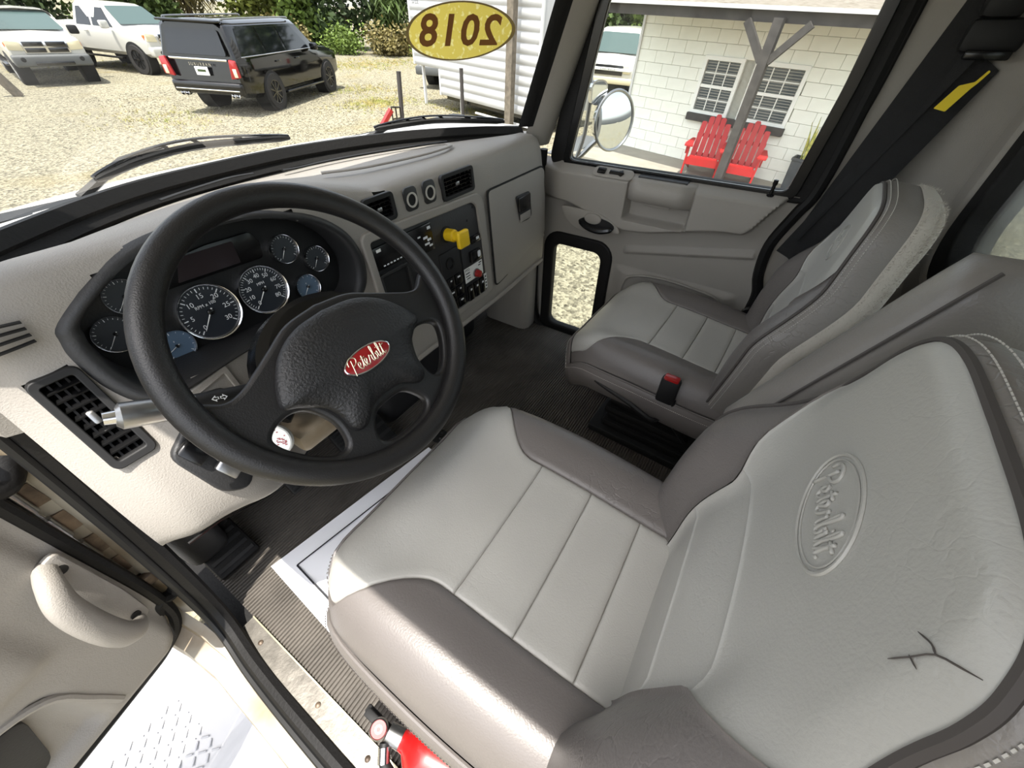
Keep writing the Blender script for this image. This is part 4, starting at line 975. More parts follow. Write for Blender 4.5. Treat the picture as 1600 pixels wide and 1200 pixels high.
# ------------------------------------------------------------------ mirrors outside the passenger door
mr = thing('round_mirror', 'round convex chrome-rimmed mirror outside the passenger window', 'mirror', (1.85, .68, .72))
mn = Vector((-.42, -.90, .06)).normalized(); MF = frame((1.85, .679, .828), mn.orthogonal(), mn.cross(mn.orthogonal()), mn)
mat('mirror', (235, 240, 245), .02, metal=1)
obj('mirror_face', MB().lathe([(.102*k/12, .018*(1-(k/12)**2)) for k in range(12, -1, -1)], 48, MF, cap=False), 'mirror', mr, ang=180)
obj('mirror_rim', MB().tube([MF@Vector((.104*cos(2*pi*k/48), .104*sin(2*pi*k/48), 0)) for k in range(48)], .006, 8, closed=True), 'steel', mr)
obj('mirror_shell', MB().lathe([(.104, 0), (.095, -.03), (.05, -.055), (0, -.06)], 32, MF), 'chrome', mr)
obj('mirror_post', MB().tube(cr([(1.85, .70, .80), (1.84, .76, .74), (1.80, .85, .66), (1.62, 1.10, .55)], 5), .011, 8), 'steel', mr)
mr2 = thing('small_mirror', 'small rectangular mirror on a tall chrome bracket outside the door', 'mirror', (1.80, .75, .88))
mn = Vector((-.6, -.78, .05)).normalized(); MF = frame((1.80, .742, .925), (mn.y, -mn.x, 0), (0, 0, 1), mn)
obj('mirror_face', MB().prism(rrect(.062, .07, .022, 5), 0, .002, MF), 'mirror', mr2); obj('mirror_shell', MB().prism(rrect(.074, .082, .028, 5), -.02, 0.0005, MF, 0), 'chrome', mr2)
obj('mirror_bracket', MB().tube(cr([(1.80, .775, .90), (1.795, .785, 1.05), (1.79, .76, 1.22), (1.77, .73, 1.40), (1.60, .70, 1.42)], 5), .009, 8), 'steel', mr2)
obj('mirror_bracket', MB().tube(cr([(1.80, .775, .93), (1.82, .80, .75), (1.78, .86, .60), (1.60, .95, .55)], 5), .009, 8), 'steel', mr2)
# ------------------------------------------------------------------ paper floor mat
pm = thing('paper_mat', 'white paper floor mat with a black printed border in front of the driver seat', 'paper mat', (.27, .6, .006))
PMm = frame((.004, .805, .0095), (.9868, -.162, 0), (-.06, -.998, 0), (0, 0, 1)); 
m = MB(); rows = [[Vector((.56*i/14, .36*j/8, .003+.004*sin(i*.9)*sin(j*1.3))) for i in range(15)] for j in range(9)]; m.grid(rows, PMm); obj('paper_sheet', m, 'paper', pm, ang=180)
def pst(a, b, w_=.005):
    n = 8; P = [Vector((a[0]+(b[0]-a[0])*k/n, a[1]+(b[1]-a[1])*k/n, .0085)) for k in range(n+1)]
    d = Vector((b[0]-a[0], b[1]-a[1], 0)).normalized(); q = Vector((-d.y, d.x, 0))*w_/2
    return MB().grid([[p-q for p in P], [p+q for p in P]], PMm)
for a, b in (((.045, .055), (.52, .055)), ((.045, .055), (.045, .31)), ((.52, .055), (.52, .31)), ((.045, .31), (.52, .31))): obj('printed_line', pst(a, b, .0045), 'ink', pm)
# ------------------------------------------------------------------ fire extinguisher lying beside the seat base
fe = thing('fire_extinguisher', 'red fire extinguisher with pressure gauge on the floor by the driver seat', 'extinguisher', (-.02, .16, .01))
ax = Vector((.18, -.97, -.12)).normalized(); EF = frame((-.052, .215, .082), ax.orthogonal(), ax.cross(ax.orthogonal()), ax)
obj('cylinder', MB().lathe([(.018, -.01), (.020, .0), (.034, .012), (.046, .03), (.050, .05), (.050, .22), (.045, .26), (.0, .265)], 32, EF), 'red', fe, ang=50)
obj('neck_collar', MB().lathe([(.017, -.04), (.019, -.01)], 20, EF), 'steel', fe)
gd = Vector((-.15, -.25, .95)).normalized(); GF = frame((-.066, .268, .112), gd.orthogonal(), gd.cross(gd.orthogonal()), gd)
g_ = obj('pressure_gauge', MB().lathe([(.0175, -.008), (.0175, .004), (.0155, .006), (.0145, .004)], 28, GF, cap=False), 'steel', fe)
obj('gauge_dial', MB().lathe([(.0146, .0035), (0, .0035)], 28, GF, cap=False), 'red', g_); obj('gauge_band', MB().lathe([(.0075, .0040), (.004, .0040)], 20, GF, cap=False), 'white', g_)
obj('lever', MB().rbox((-.062, .285, .078), (.016, .07, .010), .003, 2), 'black_matt', fe); obj('lever', MB().rbox((-.058, .29, .055), (.016, .08, .010), .003, 2), 'black_matt', fe)
obj('hose', MB().tube(cr([(-.075, .25, .085), (-.098, .23, .075), (-.105, .17, .05), (-.09, .08, .035)], 6), .010, 10), 'black_matt', fe)
obj('hose_ferrule', MB().tube([(-.080, .247, .083), (-.098, .232, .076)], .012, 12), 'chrome', fe)
obj('bracket_band', MB().lathe([(.0515, .10), (.0525, .10), (.0525, .125), (.0515, .125)], 32, EF, cap=False), 'black_matt', fe)
# ------------------------------------------------------------------ pedals
def pedal(name, label, c, sz, tilt, arm):
    p_ = thing(name, label, 'pedal', c); M = Matrix.Translation(Vector(c))@Matrix.Rotation(R(tilt), 4, 'X')
    obj('pad', MB().rbox((0, 0, 0), sz, .008, 2, M), 'rubber', p_)
    for k in range(6): obj('rib', MB().box((0, -sz[1]/2+sz[1]*(k+.7)/6.4, sz[2]/2+.001), (sz[0]*.86, sz[1]*.06, .004), M), 'black_matt', p_)
    if arm: obj('arm', MB().tube([c, (c[0], c[1]+.08, c[2]+.06), (c[0]+.02, c[1]+.16, c[2]+.30)], .011, 8), 'black_matt', p_)
pedal('dead_pedal', 'ribbed rubber footrest at the left of the driver footwell', (-.035, .95, .055), (.11, .17, .03), 25, False)
pedal('clutch_pedal', 'wide black pedal below the steering shaft, left of the brake', (.20, .86, .17), (.09, .075, .02), 50, True)
pedal('brake_pedal', 'black brake pedal below the steering wheel', (.37, .86, .17), (.09, .075, .02), 50, True)
pedal('accelerator_pedal', 'long black accelerator pedal hinged on the floor', (.49, .90, .09), (.07, .22, .018), 40, False)
# gear lever boot bolt on the floor
fb = thing('floor_bolt_plate', 'small bolted plate on the dark floor ahead of the driver seat', 'floor plate', (.62, .72, .005))
obj('plate', MB().lathe([(.03, 0), (.03, .006), (.02, .009), (0, .009)], 20, Matrix.Translation((.62, .72, .005))), 'black_matt', fb)
for k in range(3): obj('bolt', MB().lathe([(.006, 0), (.006, .006), (0, .007)], 6, Matrix.Translation((.62+.018*cos(k*2.1), .72+.018*sin(k*2.1), .012))), 'chrome', fb)
# ------------------------------------------------------------------ passenger seat belt with warning tag
sb = thing('seat_belt', 'black seat belt hanging on the pillar behind the passenger seat with yellow tag', 'seat belt', (1.45, -.2, .6))
bel = []
for t_ in [k/12 for k in range(13)]:
    y = -.255+.15*t_; z = 1.08-.50*t_; x = 1.462-.012*sin(pi*t_)
    bel.append([Vector((x+.002, y+.026+.01*t_, z+.012)), Vector((x-.003, y, z)), Vector((x-.012, y-.05, z-.03))])
obj('webbing', MB().grid(bel), 'belt', sb, ang=60)
pnl = []
for t_ in [k/12 for k in range(13)]:
    z = 1.30-.66*t_; y0 = -.215+.12*t_; y1 = -.335+.225*t_
    pnl.append([Vector((1.4815, y0, z)), Vector((1.474, (y0*2+y1)/3, z)), Vector((1.462, (y0+y1*2)/3, z)), Vector((1.445, y1, z))])
obj('pillar_cover', MB().grid(pnl), 'belt', sb, ang=60)
obj('guide_loop', MB().rbox((1.445, -.262, 1.105), (.03, .10, .055), .012, 2), 'black_matt', sb); obj('guide_slot', MB().rbox((1.428, -.265, 1.075), (.012, .075, .016), .004, 2), 'black_gloss', sb)
obj('guide_bolt_cover', MB().rbox((1.445, -.25, 1.165), (.035, .07, .07), .015, 2), 'black_matt', sb)
TF = frame((1.428, -.262, 1.008), (0, .80, -.60) if False else (.05, -.86, .30), (.0, .40, .915) if False else (-.03, .33, .94)); TF = frame((1.428, -.256, 1.008), (.02, -.90, -.10), (.01, -.36, .93))
yt = obj('warning_tag', MB().prism(fillet([(-.013, -.03), (.011, -.032), (.013, .014), (.015, .024), (.016, .046), (.011, .048), (.009, .026), (-.010, .016)], .002, 2), 0, .001, TF), mat('tag_yellow', (255, 226, 50), .5), sb)
for k in range(5): obj('tag_print', MB().box((-.001, -.020+.008*k, -.0008), (.022, .0022, .0006), TF), 'ink', yt)
# ================================================================== the yard (level ground frame)
mat('asphalt_dark', (88, 90, 92), .9, var=.3, vscale=60)
mat('concrete', (140, 135, 124), .85, var=.08, vscale=4, bump=.2, bscale=40)
mat('block_paint', (236, 236, 226), .8, var=.03, vscale=6, bump=.3, bscale=60)
mat('mortar', (222, 222, 212), .9)
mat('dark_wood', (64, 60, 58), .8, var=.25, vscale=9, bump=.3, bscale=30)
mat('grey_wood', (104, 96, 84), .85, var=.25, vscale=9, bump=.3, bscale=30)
mat('chair_red', (170, 26, 26), .5, var=.06)
mat('gutter', (206, 206, 204), .4)
mat('roofing', (140, 132, 122), .9, rgb2=(92, 82, 66), vscale=12, bump=.5, bscale=30)
mat('win_white', (236, 236, 230), .5)
mat('pane', (70, 78, 84), .08)
mat('blind', (150, 148, 140), .7)
mat('siding', (182, 182, 181), .45)
mat('black_paint', (4, 4, 5), .08, spec=.4, coat=.3)
mat('white_car', (186, 184, 176), .22, coat=.5)
mat('grey_plastic', (84, 86, 86), .6)
mat('tint', (12, 15, 18), .05)
mat('windscreen', (70, 86, 84), .06)
mat('tyre', (38, 36, 35), .85, bump=.3, bscale=40)
mat('rim_black', (20, 20, 22), .2, spec=.8)
mat('tail_red', (150, 24, 28), .15, coat=.5)
mat('lamp_clear', (214, 204, 172), .12, coat=.5)
mat('amber', (214, 110, 60), .2)
mat('bark', (92, 76, 58), .9, bump=.5, bscale=20)
for i, c in enumerate(((92, 112, 42), (66, 84, 32), (120, 128, 58), (108, 98, 54), (46, 62, 26))): mat('leaf%d' % i, c, .7, var=.25, vscale=1.5)
mat('plant_leaf', (128, 140, 70), .5, rgb2=(206, 196, 110), vscale=14)
mat('planter', (60, 62, 64), .8, var=.2, vscale=10)
mat('stake', (66, 62, 60), .7, metal=.3)
def gnd_mat():
    m = bpy.data.materials.new('gravel'); m.use_nodes = True; t = m.node_tree; p = t.nodes['Principled BSDF']; p.inputs['Roughness'].default_value = .95; p.inputs['Specular IOR Level'].default_value = .2
    tc = t.nodes.new('ShaderNodeTexCoord')
    def noise(s, d=4): n = t.nodes.new('ShaderNodeTexNoise'); n.inputs['Scale'].default_value = s; n.inputs['Detail'].default_value = d; t.links.new(tc.outputs['Object'], n.inputs['Vector']); return n
    v = t.nodes.new('ShaderNodeTexVoronoi'); v.inputs['Scale'].default_value = 26; t.links.new(tc.outputs['Object'], v.inputs['Vector'])
    r = t.nodes.new('ShaderNodeValToRGB'); r.color_ramp.elements[0].color = lin((80, 76, 64)); r.color_ramp.elements[1].color = lin((148, 142, 121)); r.color_ramp.elements[0].position = .1; r.color_ramp.elements[1].position = .75
    t.links.new(v.outputs['Color'], r.inputs['Fac'])
    n1 = noise(.55, 6); g = t.nodes.new('ShaderNodeValToRGB'); g.color_ramp.elements[0].position = .55; g.color_ramp.elements[1].position = .75
    g.color_ramp.elements[0].color = (0, 0, 0, 1); g.color_ramp.elements[1].color = (.55, .55, .55, 1); t.links.new(n1.outputs['Fac'], g.inputs['Fac'])
    mx = t.nodes.new('ShaderNodeMix'); mx.data_type = 'RGBA'; t.links.new(g.outputs['Color'], mx.inputs[0]); t.links.new(r.outputs['Color'], mx.inputs[6]); mx.inputs[7].default_value = lin((122, 109, 70))
    t.links.new(mx.outputs[2], p.inputs['Base Color'])
    b = t.nodes.new('ShaderNodeBump'); b.inputs['Strength'].default_value = .8; b.inputs['Distance'].default_value = .03; t.links.new(v.outputs['Distance'], b.inputs['Height']); t.links.new(b.outputs[0], p.inputs['Normal'])
    MATS['gravel'] = m
gnd_mat()
def gthing(name, label, cat, x, y, z=0, rz=0, group=None): return thing(name, label, cat, M=GM(x, y, z, rz), group=group)
o = obj('ground', MB().grid([[Vector((x, y, 0)) for x in (-60, -20, 0, 20, 60, 140)] for y in (-60, -20, 0, 20, 60, 140)]), 'gravel', None, local=True); o.matrix_world = TG; o['kind'] = 'structure'; o['label'] = 'pale gravel yard around the parked truck'
# loose stones near the truck: uncountable
rnd = random.Random(11); m = MB()
def stone(x, y, s):
    vs = []; a0 = rnd.random()*6
    for k in range(5): a = a0+2*pi*k/5; vs.append((x+s*cos(a)*rnd.uniform(.7, 1.2), y+s*sin(a)*rnd.uniform(.7, 1.2), rnd.uniform(-.002, .2*s)))
    vs.append((x+rnd.uniform(-.3, .3)*s, y+rnd.uniform(-.3, .3)*s, s*rnd.uniform(.5, .9))); m.add(vs, [(k, (k+1) % 5, 5) for k in range(5)])
for i in range(16000): stone(rnd.uniform(1.9, 7.5), rnd.uniform(-.5, 6.0), rnd.uniform(.008, .024))
for i in range(12000): a = rnd.uniform(4, 13); b = rnd.uniform(5, 18); stone(a, b, rnd.uniform(.012, .03))
for i in range(2500): stone(rnd.uniform(-2.5, -.6), rnd.uniform(0, 3), rnd.uniform(.008, .02))
o = obj('loose_gravel', m, 'gravel', None, local=True, ang=20, flip=False); o.matrix_world = TG; tag(o, 'loose pale stones scattered over the gravel yard', 'gravel', kind='stuff')
# grass tufts
m = MB()
def tuft(x, y, h):
    for k in range(6):
        a = rnd.random()*6.28; d = rnd.uniform(.02, .09); q = Vector((-sin(a), cos(a), 0))*.006; b = Vector((x+rnd.uniform(-.05, .05), y+rnd.uniform(-.05, .05), 0)); m.add([b-q, b+q, b+Vector((cos(a)*d, sin(a)*d, h*rnd.uniform(.5, 1)))], [(0, 1, 2)])
for (cx, cy, sx, sy, n) in ((9.9, 12.3, 1.4, .9, 500), (15.5, 20.5, 3.2, 2.2, 900), (11.3, 14.5, 1.5, 1.2, 250), (4.5, 14, 1.5, 2, 160), (19, 20, 3, 3, 600), (8.5, 25, 5, 2, 250), (11.2, 9.5, .5, 2.0, 200)):
    for i in range(n): tuft(rnd.gauss(cx, sx*.5), rnd.gauss(cy, sy*.5), rnd.uniform(.03, .10))
mat('grass', (122, 128, 56), .8, rgb2=(154, 136, 78), vscale=1.2)
o = obj('grass_patches', m, 'grass', None, local=True, ang=180, flip=False); o.matrix_world = TG; tag(o, 'thin yellow-green grass growing through the gravel', 'grass', kind='stuff')

# ------------------------------------------------------------------ vehicles (local x forward, y left, z up, origin under rear axle centre)
def wheel(par, x, y, r, w_, rim='rim_black', spokes=10, n=28):
    s = 1 if y > 0 else -1; M = frame((x, y, r), (1, 0, 0), (0, 0, 1), (0, s, 0)) if s < 0 else frame((x, y, r), (-1, 0, 0), (0, 0, 1), (0, 1, 0))
    wl = obj('wheel', MB().lathe([(r*.62, -w_), (r*.92, -w_), (r, -w_*.8), (r, -w_*.15), (r*.95, 0), (r*.66, 0), (r*.63, -.02)], n, M, cap=False), 'tyre', par, local=True, ang=40)
    obj('rim', MB().lathe([(r*.64, .0), (r*.60, -.005), (r*.58, -.05), (r*.12, -.06), (0, -.06)], n, M, cap=False), rim, wl, local=True)
    for k in range(spokes): obj('spoke', MB().box((r*.34, 0, -.018), (r*.54, r*.07, .03), M@Matrix.Rotation(2*pi*k/spokes, 4, 'Z')), rim, wl, local=True)
    obj('hub_cap', MB().lathe([(r*.14, -.03), (r*.12, 0), (0, .004)], 14, M), rim, wl, local=True)
def prof(x, hw, zb, zm, hb, zbelt, ht, zt, zr, dxu=0, dxm=0):
    """half section from sill to roof centre; upper points may lean by dxu"""
    return [(x+dxm*.5, hw-.12, zb), (x+dxm, hw-.02, zb+.10), (x+dxm, hw, zm), (x+dxm*.6, hw-.015, zbelt-.10), (x, hb, zbelt), (x+dxu*.9, ht, zt), (x+dxu, ht-.13, zr-.03), (x+dxu, 0, zr)]
def loft(par, nm, sts, m_, cap=True):
    full = [[Vector(p) for p in s]+[Vector((p[0], -p[1], p[2])) for p in reversed(s[:-1])] for s in sts]; m = MB().grid(full)
    if cap: L = len(full[0]); m.add(full[0], [tuple(range(L))]); m.add(full[-1], [tuple(range(L))])
    return obj(nm, m, m_, par, local=True, ang=35)
def swin(par, hb, zb, ht, zt, xs, m_='tint', side=-1, off=.012):
    x0, x1, x2, x3 = xs       # bottom rear, bottom front, top front, top rear
    def P(x, k): return Vector((x, side*(hb+(ht-hb)*k+off), zb+(zt-zb)*k))
    q = [P(x0, .06), P(x1, .06), P(x2, .93), P(x3, .93)]; n = Vector((0, side, 0)); m = MB().add(q+[p-n*.02 for p in q], [(0, 1, 2, 3), (0, 1, 5, 4), (1, 2, 6, 5), (2, 3, 7, 6), (3, 0, 4, 7)])
    return obj('side_window', m, m_, par, local=True)
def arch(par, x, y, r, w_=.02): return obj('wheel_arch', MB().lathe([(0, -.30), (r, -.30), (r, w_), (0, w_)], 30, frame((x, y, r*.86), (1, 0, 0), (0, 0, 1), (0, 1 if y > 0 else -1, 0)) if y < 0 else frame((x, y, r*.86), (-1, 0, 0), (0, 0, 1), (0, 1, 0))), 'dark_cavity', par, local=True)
# --- black SUV, tail toward the truck
fx, fy_ = .872, .490
v = gthing('parked_suv', 'large black SUV parked tail-on in front of the truck', 'suv', 6.76, 14.04, 0, math.atan2(fy_, fx))
B = dict(hb=.985, zbelt=1.20, ht=.82, zt=1.78, zr=1.90)
def sp(x, hw=1.02, zb=.36, zm=.85, dxu=0, dxm=0, zr=1.90, zt=1.78, ht=.82, hb=.985, zbelt=1.20): return prof(x, hw, zb, zm, hb, zbelt, ht, zt, zr, dxu, dxm)
loft(v, 'body', [sp(-1.20, .90, .46, .78, .16, -.02, hb=.90, ht=.74, zr=1.84, zt=1.74), sp(-1.16, .97, .42, .80, .16, -.02, hb=.95, ht=.79, zr=1.87), sp(-1.0, 1.01, .40, .85, .12), sp(-.6), sp(0), sp(1.0), sp(2.0, zr=1.91), sp(2.35, zr=1.88, zt=1.75, dxu=-.05), sp(2.95, 1.02, .36, .9, dxu=-.62, zr=1.80, zt=1.70), prof(3.0, 1.02, .36, .85, .96, 1.20, .88, 1.24, 1.27), prof(3.9, 1.01, .38, .8, .95, 1.14, .80, 1.19, 1.22), prof(4.35, .95, .42, .8, .88, 1.05, .75, 1.10, 1.12), prof(4.46, .80, .46, .75, .75, .95, .6, .98, 1.0)], 'black_paint')
for x in (0, 3.40):
    for y in (-.90, .90): arch(v, x, y*1.075, .48, .056); wheel(v, x, y*1.165, .42, .27, 'rim_black', 9)
for s in (-1, 1):
    for q in ((-.95, .12, .05, -.70), (.22, 1.12, 1.05, .18), (1.24, 2.55, 1.95, 1.18)): swin(v, .985, 1.20, .82, 1.78, q, side=s)
    obj('window_trim', MB().tube([(-1.0, s*.995, 1.215), (.2, s*1.0, 1.215), (1.4, s*1.0, 1.215), (2.7, s*.995, 1.215)], .012, 6), 'chrome', v, local=True)
    obj('roof_rail', MB().tube(cr([(-.85, s*.72, 1.88), (-.7, s*.73, 1.905), (1.9, s*.73, 1.91), (2.1, s*.72, 1.88)], 4), .018, 6), 'steel', v, local=True)
    obj('door_handle', MB().rbox((.55, s*1.03, 1.05), (.22, .03, .035), .01, 2), 'black_paint', v, local=True); obj('door_handle', MB().rbox((1.62, s*1.03, 1.05), (.22, .03, .035), .01, 2), 'black_paint', v, local=True)
    obj('running_board', MB().rbox((1.7, s*1.02, .36), (2.3, .12, .05), .015, 2), 'rim_black', v, local=True)
    obj('tail_lamp', MB().prism(fillet([(.74, .80), (.99, .84), (.975, 1.17), (.82, 1.19)], .03), 0, .05, frame((-1.245, 0, 0), (0, s, 0), (.16*.0, 0, 1), (-1, 0, 0)), .01), 'tail_red', v, local=True)
    obj('reverse_lamp', MB().rbox((-1.30, s*.90, .93), (.02, .09, .17), .008, 2), 'lamp_clear', v, local=True)
    obj('wing_mirror', MB().rbox((2.55, s*1.14, 1.26), (.14, .22, .17), .04, 2), 'black_paint', v, local=True)
    for k in (0, 1): obj('exhaust_tip', MB().lathe([(.05, -.02), (.055, .08), (.045, .085), (.043, 0), (0, 0)], 18, frame((-1.20, s*(.62+.125*k), .46), (0, 1, 0), (0, 0, 1), (-1, 0, 0))), 'chrome', v, local=True)
obj('rear_window', MB().prism(fillet([(-.76, 1.24), (.76, 1.24), (.66, 1.72), (-.66, 1.72)], .05), 0, .012, frame((-1.200, 0, 0), (0, 1, 0), (.0, 0, 1), (-1, 0, 0))@Matrix.Translation((0, 1.24, 0))@Matrix.Rotation(R(14), 4, 'X').inverted()@Matrix.Translation((0, -1.24, 0))), 'tint', v, local=True)
obj('spoiler', MB().rbox((-1.06, 0, 1.855), (.22, 1.5, .05), .02, 2), 'black_paint', v, local=True)
obj('tailgate_trim', MB().rbox((-1.235, 0, 1.16), (.03, 1.5, .045), .01, 2), 'chrome', v, local=True)
obj('bumper', MB().rbox((-1.22, 0, .60), (.16, 1.86, .26), .06, 3), 'black_paint', v, local=True); obj('bumper_trim', MB().rbox((-1.305, 0, .56), (.02, 1.7, .03), .008, 2), 'chrome', v, local=True)
TM = frame((-1.235, 0, 1.06), (0, -1, 0), (0, 0, 1), (-1, 0, 0))
o = obj('tailgate_lettering', text_mb('SUBURBAN', .085, TM, .006, spacing=1.5), 'chrome', v, local=True)
pl = obj('licence_plate', MB().rbox((-1.245, 0, .93), (.02, .34, .17), .008, 2), 'white', v, local=True); obj('plate_print', MB().box((-1.256, 0, .94), (.002, .22, .05)), 'leaf4', pl, local=True)
# --- white pickup seen from its right front
def pickup(nm, label, x, y, hdg, paint, bump_m, old=False):
    v = gthing(nm, label, 'pickup', x, y, 0, hdg)
    wb = 3.4 if not old else 3.1; H_ = 1.92 if not old else 1.74; hw = 1.0 if not old else .93; bz = 1.25 if not old else 1.15
    zb = .52 if not old else .46
    loft(v, 'body', [prof(-1.1, hw-.03, zb, .9, hw-.03, bz+.03, hw-.08, bz+.05, bz+.05), prof(.75, hw-.02, zb, .9, hw-.03, bz+.03, hw-.08, bz+.05, bz+.05), prof(.80, hw, zb, .9, hw-.03, bz, .76, H_-.12, H_, .18), prof(1.6, hw, zb, .9, hw-.03, bz, .78, H_-.10, H_), prof(2.2, hw, zb, .9, hw-.03, bz, .77, H_-.12, H_-.02, -.05), prof(wb-.40, hw, zb, .9, hw-.03, bz, .76, H_-.15, H_-.05, -.72), prof(wb-.35, hw, zb, .9, hw-.05, bz, hw-.12, bz+.06, bz+.08), prof(wb+.45, hw, zb, .9, hw-.06, bz-.03, hw-.16, bz+.04, bz+.07), prof(wb+.72, hw-.04, zb, .85, hw-.10, bz-.12, hw-.2, bz-.03, bz), prof(wb+.78, hw-.10, zb+.04, .8, hw-.14, bz-.2, hw-.3, bz-.14, bz-.12)], paint)
    for xx in (0, wb):
        for yy in (-1, 1): arch(v, xx, yy*(hw-.02), .50 if not old else .43, .03); wheel(v, xx, yy*(hw+.03), .43 if not old else .36, .28, 'rim_black' if not old else 'steel', 8)
    for s in (-1, 1):
        swin(v, hw-.03, bz, .76, H_-.12, (.95, 1.70, 1.65, 1.08), side=s); swin(v, hw-.03, bz, .76, H_-.12, (1.80, wb-.62, wb-1.02, 1.76), side=s)
        obj('wing_mirror', MB().rbox((wb-.70, s*(hw+.16), bz+.10), (.14, .26, .22), .04, 2), paint if not old else 'black_matt', v, local=True)
        obj('headlamp', MB().prism(fillet([(hw-.42, bz-.30), (hw-.07, bz-.28), (hw-.07, bz-.06), (hw-.38, bz-.10)], .03), 0, .06, frame((wb+.735, 0, 0), (0, s, 0), (0, 0, 1), (1, 0, 0)), .01), 'lamp_clear', v, local=True)
        obj('corner_lamp', MB().rbox((wb+.66, s*(hw-.075), bz-.19), (.10, .06, .16), .02, 2), 'amber', v, local=True)
        obj('door_handle', MB().rbox((1.35, s*(hw+.015), bz-.12), (.18, .03, .04), .01, 2), paint, v, local=True)
    obj('windscreen', MB().prism(fillet([(-.82, .02), (.82, .02), (.66, .80), (-.66, .80)], .05), 0, .014, frame((wb-.36, 0, bz+.085), (0, 1, 0), (-.76, 0, H_-.13-bz))@Matrix.Translation((0, 0, .012)), 0), 'windscreen', v, local=True)
    g = obj('grille', MB().rbox((wb+.79, 0, bz-.22), (.05, 1.06, .30), .02, 2), 'chrome', v, local=True)
    for (yy, zz) in ((-.26, .07), (.26, .07), (-.26, -.07), (.26, -.07)): obj('grille_opening', MB().rbox((wb+.815, yy, bz-.22+zz), (.02, .46, .11), .008, 2), 'rim_black', g, local=True)
    b = obj('front_bumper', MB().rbox((wb+.80, 0, .62 if old else .68), (.24, 2*hw-.04, .28), .06, 3), bump_m, v, local=True)
    obj('bumper_opening', MB().rbox((wb+.93, 0, .56 if old else .62), (.02, .9, .08), .01, 2), 'rim_black', b, local=True)
    for s in (-1, 1): obj('fog_lamp', MB().lathe([(.06, 0), (.05, .012), (0, .012)], 16, frame((wb+.92, s*.68, .66), (0, 1, 0), (0, 0, 1), (1, 0, 0))), 'black_matt', b, local=True)
    obj('running_board', MB().rbox((1.6, -hw-.03, .44), (2.2, .14, .05), .015, 2), 'rim_black', v, local=True)
    return v
def rear_from_front(fxw, fyw, hdg, wb, hw):   # right front wheel contact -> origin under rear axle
    f = Vector((cos(hdg), sin(hdg))); l = Vector((-sin(hdg), cos(hdg))); p = Vector((fxw, fyw))+l*hw-f*wb; return p.x, p.y
hF = math.atan2(-.965, .26); x, y = rear_from_front(7.16, 21.67, hF, 3.4, 1.03)
pickup('parked_pickup', 'white pickup parked between the black SUV and the grey-bumpered pickup', x, y, hF, 'white_car', 'white_car')
hDg = math.atan2(-.994, -.11); c = Vector((4.62, 21.2)); f = Vector((cos(hDg), sin(hDg)))
p = c-f*3.1; pickup('parked_pickup', 'older white pickup with a split chrome grille and grey bumper', p.x, p.y, hDg, 'white_car', 'grey_plastic', True)
# --- white van beyond the trailer, nose toward the truck
def van(label, x, y, hdg, cat='van'):
    v = gthing('parked_van', label, cat, x, y, 0, hdg)
    P = lambda X_, hw, zb, zm, hb, zbe, ht, zt, zr, a=0: prof(X_, hw, zb, zm, hb, zbe, ht, zt, zr, a)
    loft(v, 'body', [P(-1.3, .95, .45, .9, .96, 1.2, .82, 1.95, 2.02), P(0, .99, .4, .9, .98, 1.2, .85, 1.96, 2.05), P(2.4, .99, .4, .9, .98, 1.2, .85, 1.96, 2.05), P(2.9, .99, .4, .9, .97, 1.2, .84, 1.92, 2.0, -.1), P(3.5, .99, .4, .9, .96, 1.22, .82, 1.86, 1.95, -.62), P(3.55, .98, .4, .9, .95, 1.2, .86, 1.26, 1.30), P(4.2, .96, .42, .85, .90, 1.05, .80, 1.12, 1.16), P(4.3, .90, .46, .8, .85, .9, .7, 1.0, 1.02)], 'white_car')
    for xx in (0, 3.4):
        for yy in (-1, 1): arch(v, xx, yy*.97, .44, .03); wheel(v, xx, yy*1.01, .37, .25, 'steel', 6)
    for s in (-1, 1):
        swin(v, .98, 1.2, .85, 1.9, (2.2, 3.3, 2.85, 2.2), side=s); swin(v, .98, 1.2, .85, 1.9, (-1.0, .6, .6, -.95), side=s)
        obj('headlamp', MB().rbox((4.30, s*.68, .86), (.06, .28, .16), .02, 2), 'lamp_clear', v, local=True); obj('wing_mirror', MB().rbox((3.15, s*1.13, 1.25), (.12, .22, .26), .03, 2), 'black_matt', v, local=True)
        obj('tail_lamp', MB().rbox((-1.31, s*.88, .95), (.04, .10, .40), .01, 2), 'tail_red', v, local=True)
    obj('windscreen', MB().prism(fillet([(-.82, 0), (.82, 0), (.70, .82), (-.70, .82)], .05), 0, .014, frame((3.56, 0, 1.31), (0, 1, 0), (-.70, 0, .66))@Matrix.Translation((0, 0, .015))), 'windscreen', v, local=True)
    g = obj('grille', MB().rbox((4.31, 0, .86), (.05, 1.06, .30), .01, 2), 'rim_black', v, local=True); obj('grille_bar', MB().rbox((4.345, 0, .885), (.03, 1.7, .09), .01, 2), 'white', v, local=True)
    obj('grille_lettering', text_mb('CHEVROLET', .085, frame((4.362, 0, .885), (0, 1, 0), (0, 0, 1)), .003, spacing=1.5), 'rim_black', v, local=True)
    obj('front_bumper', MB().rbox((4.33, 0, .55), (.2, 1.9, .2), .04, 2), 'lamp_clear', v, local=True); obj('rear_bumper', MB().rbox((-1.36, 0, .55), (.2, 1.9, .26), .05, 2), 'grey_plastic', v, local=True)
    return v
hV = math.atan2(-.22, -.97); f = Vector((cos(hV), sin(hV))); p = Vector((17.5, 7.75))-f*4.35
van('white van facing the truck between the trailer and the block building', p.x, p.y, hV)
hV2 = math.atan2(.35, .93); f = Vector((cos(hV2), sin(hV2))); p = Vector((13.5, 12.75))+f*1.45
